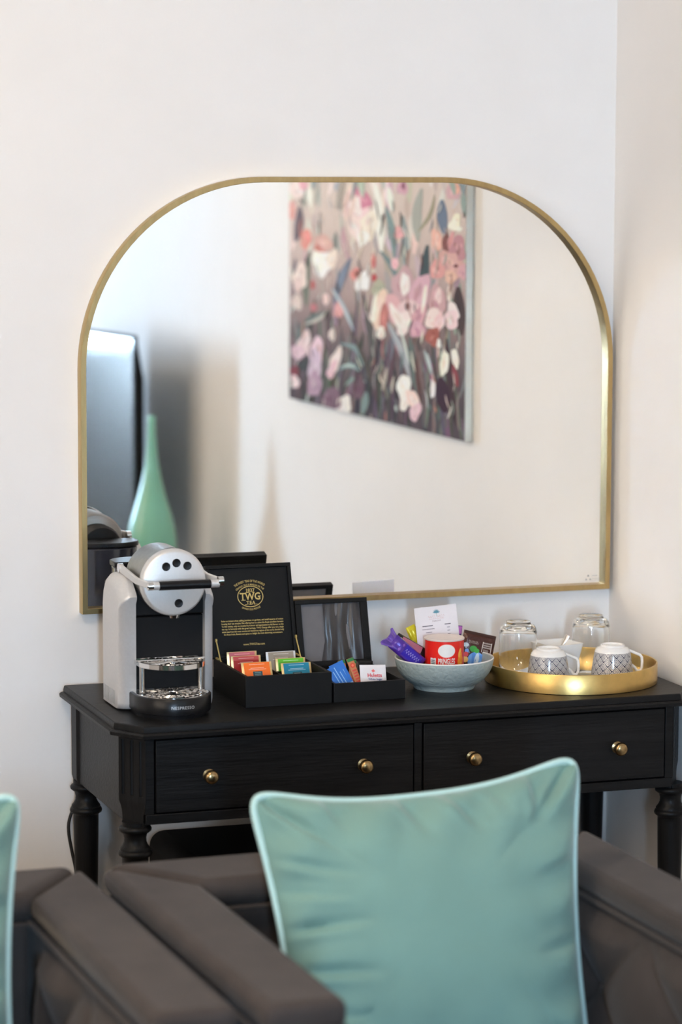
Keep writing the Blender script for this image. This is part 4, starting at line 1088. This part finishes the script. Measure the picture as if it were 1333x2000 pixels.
# large leaves
for a in ((465, 520, 360, 800, 52, (98, 118, 142), 10), (1030, 160, 1045, 370, 66, (108, 124, 140), 6), (1160, 110, 1175, 260, 40, (128, 154, 158), 0), (790, 260, 800, 600, 44, (128, 148, 156), -8), (905, 90, 880, 420, 60, (150, 164, 158), 20),
          (985, 130, 880, 360, 24, (142, 146, 130), -24), (680, 200, 735, 520, 44, (126, 144, 142), -14), (640, 470, 760, 690, 34, (110, 126, 136), -20), (940, 440, 930, 860, 62, (78, 84, 88), 16), (350, 710, 480, 970, 26, (150, 176, 188), -10),
          (120, 1060, 330, 850, 40, (102, 112, 112), -50), (330, 840, 180, 930, 22, (168, 180, 172), -16), (690, 920, 830, 1260, 40, (146, 166, 178), -16), (400, 1050, 540, 1190, 34, (122, 146, 156), -46), (395, 1210, 520, 1220, 30, (136, 164, 174), -30),
          (430, 1310, 560, 1290, 26, (120, 148, 158), -34), (535, 1490, 560, 1350, 44, (110, 140, 150), 4), (920, 1090, 975, 1260, 24, (150, 170, 176), 0), (210, 480, 190, 820, 50, (116, 122, 118), 14), (370, 360, 375, 500, 28, (112, 122, 126), 4),
          (150, 200, 120, 420, 56, (104, 106, 102), -8), (100, 1240, 240, 1130, 60, (70, 70, 76), 0), (620, 60, 655, 480, 60, (222, 226, 228), -6), (700, 80, 720, 230, 40, (206, 216, 210), 0), (200, 60, 215, 200, 36, (220, 226, 226), 0), (380, 50, 400, 110, 60, (160, 172, 176), 0),
          (540, 740, 600, 1180, 40, (86, 88, 92), -12), (470, 980, 620, 1380, 30, (74, 76, 82), -14), (830, 1010, 900, 1420, 44, (96, 102, 106), 10), (1130, 700, 1150, 1000, 80, (70, 62, 62), 6), (1060, 1020, 1120, 1560, 40, (66, 60, 66), 8), (1020, 1260, 1050, 1480, 90, (56, 50, 56), 0),
          (120, 520, 112, 760, 30, (120, 116, 114), 0), (340, 1330, 380, 1420, 90, (84, 80, 92), 0), (690, 1200, 660, 1340, 24, (168, 156, 146), 0)):
    leaf(*a)
PK, PL, PD, CO, WH, MG = (208, 164, 172), (226, 198, 202), (184, 132, 144), (220, 140, 132), (236, 226, 218), (206, 126, 152)
# flowers
for a in ((500, 230, 90, 130, 80, PL), (540, 160, 48, 70, 60, MG), (500, 200, 30, 60, 80, (232, 214, 214)), (570, 330, 58, 90, 100, (228, 208, 206)), (500, 350, 40, 90, 70, PL), (545, 400, 50, 36, 20, WH), (450, 210, 40, 90, 100, (214, 180, 186)),
          (785, 90, 36, 46, 90, (210, 150, 170)), (790, 75, 14, 22, 90, (150, 96, 110)), (760, 370, 34, 40, 80, (222, 150, 166)), (738, 560, 24, 36, 90, (230, 170, 186)), (140, 85, 70, 50, 0, (224, 200, 204)), (170, 70, 26, 40, 70, (220, 160, 184)), (98, 230, 26, 60, 90, (222, 150, 140)),
          (185, 410, 34, 66, 95, CO), (200, 390, 18, 36, 90, (230, 130, 130)), (290, 440, 60, 60, 80, (206, 160, 152)), (270, 480, 30, 40, 60, (204, 120, 112)), (300, 560, 84, 60, 20, WH), (260, 550, 34, 70, 80, (234, 220, 214)), (350, 530, 30, 60, 100, (228, 208, 200)),
          (150, 640, 44, 80, 95, (222, 198, 198)), (135, 690, 26, 50, 95, (210, 176, 180)), (228, 690, 14, 30, 90, (196, 84, 88)), (310, 780, 18, 36, 90, (224, 200, 190)), (130, 800, 34, 50, 80, (206, 180, 178)),
          (500, 630, 36, 44, 70, (218, 130, 120)), (540, 670, 44, 56, 100, (244, 238, 230)), (515, 700, 24, 30, 60, (242, 232, 226)), (518, 615, 14, 20, 80, (120, 70, 66)), (605, 545, 16, 50, 90, (206, 116, 106)), (610, 645, 16, 26, 90, (196, 70, 66)),
          (640, 720, 46, 56, 80, (164, 170, 150)), (640, 860, 46, 130, 100, (226, 186, 176)), (670, 900, 26, 110, 96, (196, 110, 104)), (655, 985, 40, 26, 0, (240, 226, 214)), (610, 850, 18, 90, 96, (232, 220, 206)),
          (790, 700, 70, 110, 90, (200, 148, 160)), (890, 760, 62, 130, 100, (214, 166, 180)), (800, 690, 30, 70, 90, (234, 214, 216)), (760, 860, 60, 110, 60, (212, 164, 170)), (840, 870, 90, 80, 20, (222, 186, 192)), (810, 920, 90, 50, 30, (232, 206, 204)), (760, 900, 30, 90, 60, (236, 222, 214)), (885, 890, 40, 90, 110, (206, 150, 168)), (820, 820, 24, 16, 0, (70, 50, 50)), (880, 970, 50, 50, 80, (204, 146, 170)), (920, 780, 12, 90, 98, (236, 214, 208)),
          (1080, 560, 90, 110, 90, (204, 152, 156)), (1000, 420, 36, 70, 80, (232, 172, 164)), (1055, 430, 24, 60, 90, (140, 76, 76)), (1085, 420, 16, 60, 100, (226, 150, 150)), (1130, 470, 50, 80, 90, (190, 134, 138)), (1000, 600, 46, 60, 90, (222, 152, 152)), (1090, 540, 40, 50, 90, (206, 160, 150)), (1090, 640, 44, 36, 0, (212, 172, 162)), (1160, 610, 30, 50, 90, (206, 150, 168)), (1120, 570, 10, 14, 0, (110, 62, 60)),
          (1120, 300, 56, 30, 10, (230, 214, 190)), (1100, 320, 30, 26, 0, (232, 220, 204)), (1140, 340, 16, 20, 0, (238, 226, 210)), (1100, 110, 44, 60, 90, (206, 156, 172)), (1120, 90, 22, 40, 80, (230, 160, 144)),
          (1000, 790, 56, 90, 90, (200, 146, 160)), (1010, 760, 20, 50, 90, (226, 196, 200)), (985, 910, 56, 70, 70, (234, 206, 206)), (1010, 920, 26, 60, 100, (228, 190, 196)), (1100, 860, 36, 60, 80, (236, 214, 212)), (1085, 910, 50, 60, 90, (232, 202, 204)), (1075, 750, 12, 50, 88, (228, 216, 196)), (980, 1010, 60, 44, 0, (176, 92, 86)), (1012, 1055, 14, 30, 90, (242, 232, 220)),
          (1045, 1180, 28, 80, 96, (242, 230, 214)), (1115, 1150, 22, 64, 80, (240, 226, 218)), (975, 1330, 16, 70, 92, (236, 226, 226)), (795, 1330, 44, 80, 90, (240, 228, 216)), (800, 1410, 30, 70, 100, (234, 220, 212)), (850, 1400, 38, 60, 70, (226, 194, 196)), (865, 1480, 34, 60, 110, (220, 182, 194)), (420, 1440, 50, 60, 100, (232, 220, 218)), (120, 1290, 26, 44, 80, (226, 202, 206)),
          (170, 1060, 40, 80, 110, (216, 190, 196)), (140, 1110, 40, 46, 60, (206, 176, 186)), (250, 1110, 44, 90, 95, (218, 194, 208)), (240, 1200, 40, 110, 95, (196, 178, 196)), (370, 1160, 32, 80, 108, (222, 192, 200)), (345, 1220, 24, 60, 108, (208, 176, 190)), (350, 1000, 20, 40, 90, (226, 206, 206)), (240, 1310, 44, 80, 95, (168, 144, 166)), (350, 1400, 60, 70, 80, (130, 94, 122)), (510, 1330, 40, 80, 95, (116, 78, 104)), (390, 850, 30, 50, 90, (206, 140, 152)), (235, 830, 20, 26, 90, (200, 110, 110)), (120, 1220, 30, 30, 0, (140, 62, 70))):
    petal(*a)
for a in ((870, 1140, 900, 1420, 24, (110, 66, 62), 4), (1100, 1180, 1130, 1320, 36, (140, 76, 70), 0), (740, 1080, 700, 1330, 22, (96, 66, 84), 0), (600, 1180, 620, 1420, 24, (104, 70, 82), 0), (760, 930, 830, 1180, 14, (196, 212, 220), -6), (940, 1110, 968, 1220, 12, (190, 208, 212), 0), (410, 1190, 490, 1200, 10, (176, 204, 214), -10), (350, 715, 470, 940, 10, (190, 210, 220), -6), (440, 560, 400, 720, 14, (136, 152, 176), 6)):
    leaf(*a)
r2 = random.Random(23)
for k in range(26):
    x = r2.uniform(110, 1150); y = r2.uniform(-440, 20)
    leaf(x, y, x + r2.uniform(-50, 50), y + r2.uniform(120, 260), r2.uniform(18, 46), r2.choice([(128, 148, 152), (176, 184, 176), (214, 208, 202), (150, 160, 150)]), r2.uniform(-20, 20))
for k in range(16):
    x = r2.uniform(110, 1150); y = r2.uniform(-420, 20)
    for q in range(3): petal(x + r2.uniform(-30, 30), y + r2.uniform(-30, 30), r2.uniform(22, 46), r2.uniform(40, 80), r2.uniform(60, 120), r2.choice([PK, PL, PD, WH, MG]))
for k in range(130):
    x = rp.uniform(95, 1165); y = rp.uniform(60, 1500) + (x - 90) * 0.1; l = rp.uniform(40, 150)
    c = rp.choice([(196, 204, 206), (214, 196, 192), (60, 56, 60), (150, 162, 162), (190, 120, 116), (92, 76, 86), (226, 214, 206), (112, 128, 134)])
    leaf(x, y, x + rp.uniform(-28, 28), y + l, rp.uniform(5, 11), c, rp.uniform(-10, 10), 8)
SB.build('painted_flowers', M['oil_paint'], pt, smooth=False, fix=False)

# ================================================================ television, vase and the low cabinet they stand on
cab = thing('media_cabinet', 'low black cabinet under the television against the right wall', 'cabinet', (0.905, -3.45, 0))
b = MB(); b.box(-0.175, 0.185, -0.85, 0.85, 0.10, 0.545); cb = b.build('cabinet_body', M['black_wood'], cab, bevel=0.003)
b = MB(); b.box(-0.190, 0.190, -0.865, 0.865, 0.546, 0.566); b.build('cabinet_top', M['black_wood'], cab, bevel=0.003)
for k in range(3):
    y0 = -0.84 + k * 0.562
    b = MB(); b.box(-0.193, -0.176, y0, y0 + 0.556, 0.11, 0.538); dr = b.build('door', M['black_wood'], cab, bevel=0.002)
    kk = link('knob', knob_me, M['brass'], dr); kk.location = (-0.193, y0 + 0.05, 0.36); kk.rotation_euler = (0, 0, -math.pi / 2)
lg = MB().box(-0.02, 0.02, -0.02, 0.02, 0, 0.1).mesh('leg', False)
for x in (-0.15, 0.16):
    for y in (-0.80, 0.80):
        o = link('leg', lg, M['black_wood_v'], cab); o.location = (x, y, 0)
TVX, TVY = 0.831, -3.566
screen_m = mat('dark_screen', (0.004, 0.006, 0.008), 0.05, vary=0.0)
tv = thing('television', 'black flat television on the cabinet, reflected at the left of the mirror', 'television', (TVX, TVY, 0.5665), math.radians(-7.07))
b = MB(); b.box(0.0, 0.012, -0.56, 0.56, 0.062, 0.720); b.build('bezel', M['matte_black'], tv, bevel=0.003)
b = MB(); b.box(-0.0012, 0.001, -0.548, 0.548, 0.078, 0.708); b.build('screen', screen_m, tv, smooth=False)
b = MB(); rings = []
for x, iy, z0, z1 in ((0.0122, 0.0015, 0.066, 0.700), (0.024, 0.003, 0.09, 0.64), (0.036, 0.010, 0.12, 0.59), (0.055, 0.10, 0.16, 0.50)):
    rings.append([(x, -0.56 + iy, z0), (x, 0.56 - iy, z0), (x, 0.56 - iy, z1), (x, -0.56 + iy, z1)])
b.loops(rings); b.build('rear_casing', M['matte_black'], tv, bevel=0.004)
for y in (-0.36, 0.36):
    b = MB(); b.tube([(-0.085, y, 0.007), (0.0, y, 0.020), (0.011, y, 0.075)], 0.0065, 8); b.tube([(0.085, y, 0.007), (0.02, y, 0.020), (0.011, y, 0.075)], 0.0065, 8); b.build('foot', M['black_plastic'], tv)
vase = thing('glass_vase', 'mint green teardrop vase with a long thin neck, seen in the mirror', 'vase', (0.885, -2.762, 0.5665))
b = MB()
vp = [(0.001, 0), (0.045, 0.0), (0.055, 0.004), (0.064, 0.025), (0.0700, 0.060), (0.0735, 0.100), (0.0725, 0.135), (0.0660, 0.175), (0.0540, 0.215), (0.0410, 0.255), (0.0300, 0.295), (0.0215, 0.335), (0.0160, 0.375), (0.0125, 0.415), (0.0108, 0.455), (0.0112, 0.476), (0.0095, 0.480), (0.0075, 0.478), (0.0070, 0.45), (0.006, 0.40)]
b.lathe([(r * 0.98, z * 1.044) for r, z in vp], 48); b.build('vase_body', M['mint_glass'], vase, angle=70)

# ================================================================ under and behind the console
ot = thing('storage_ottoman', 'black padded ottoman with rounded corners tucked under the console', 'ottoman', (0.36, -0.20, 0))
b = MB(); b.box(-0.235, 0.235, -0.13, 0.135, 0.04, 0.42); b.build('ottoman_body', M['matte_black'], ot, bevel=0.012, seg=3)
b = MB(); b.box(-0.245, 0.245, -0.14, 0.145, 0.421, 0.518); b.build('padded_lid', M['matte_black'], ot, bevel=0.030, seg=5)
for x in (-0.19, 0.19):
    for y in (-0.09, 0.09):
        b = MB(); b.lathe([(0.014, 0), (0.018, 0.041)], 14, (x, y, 0)); b.build('foot', M['black_wood_v'], ot)
b = MB()
cp = [(0.004, -0.0125, 0.76), (0.004, -0.011, 0.64), (-0.006, -0.011, 0.585), (-0.0185, -0.011, 0.555), (-0.0265, -0.011, 0.530), (-0.0265, -0.011, 0.505), (-0.0205, -0.011, 0.470), (-0.012, -0.011, 0.42), (-0.004, -0.012, 0.30), (0.004, -0.018, 0.18), (0.01, -0.022, 0.02), (0.06, -0.03, 0.006), (0.2, -0.035, 0.006)]
def smooth_path(p, k=5):
    out = []
    p = [Vector(q) for q in p]
    for i in range(len(p) - 1):
        a, b_, c, d = p[max(0, i - 1)], p[i], p[i + 1], p[min(len(p) - 1, i + 2)]
        for j in range(k):
            s = j / k; out.append(0.5 * ((2 * b_) + (c - a) * s + (2 * a - 5 * b_ + 4 * c - d) * s * s + (3 * b_ - a - 3 * c + d) * s ** 3))
    return out + [p[-1]]
b.tube(smooth_path(cp), 0.0032, 8)
tag(b.build('power_cable', M['cable']), 'black power cable hanging behind the left console leg', 'cable')
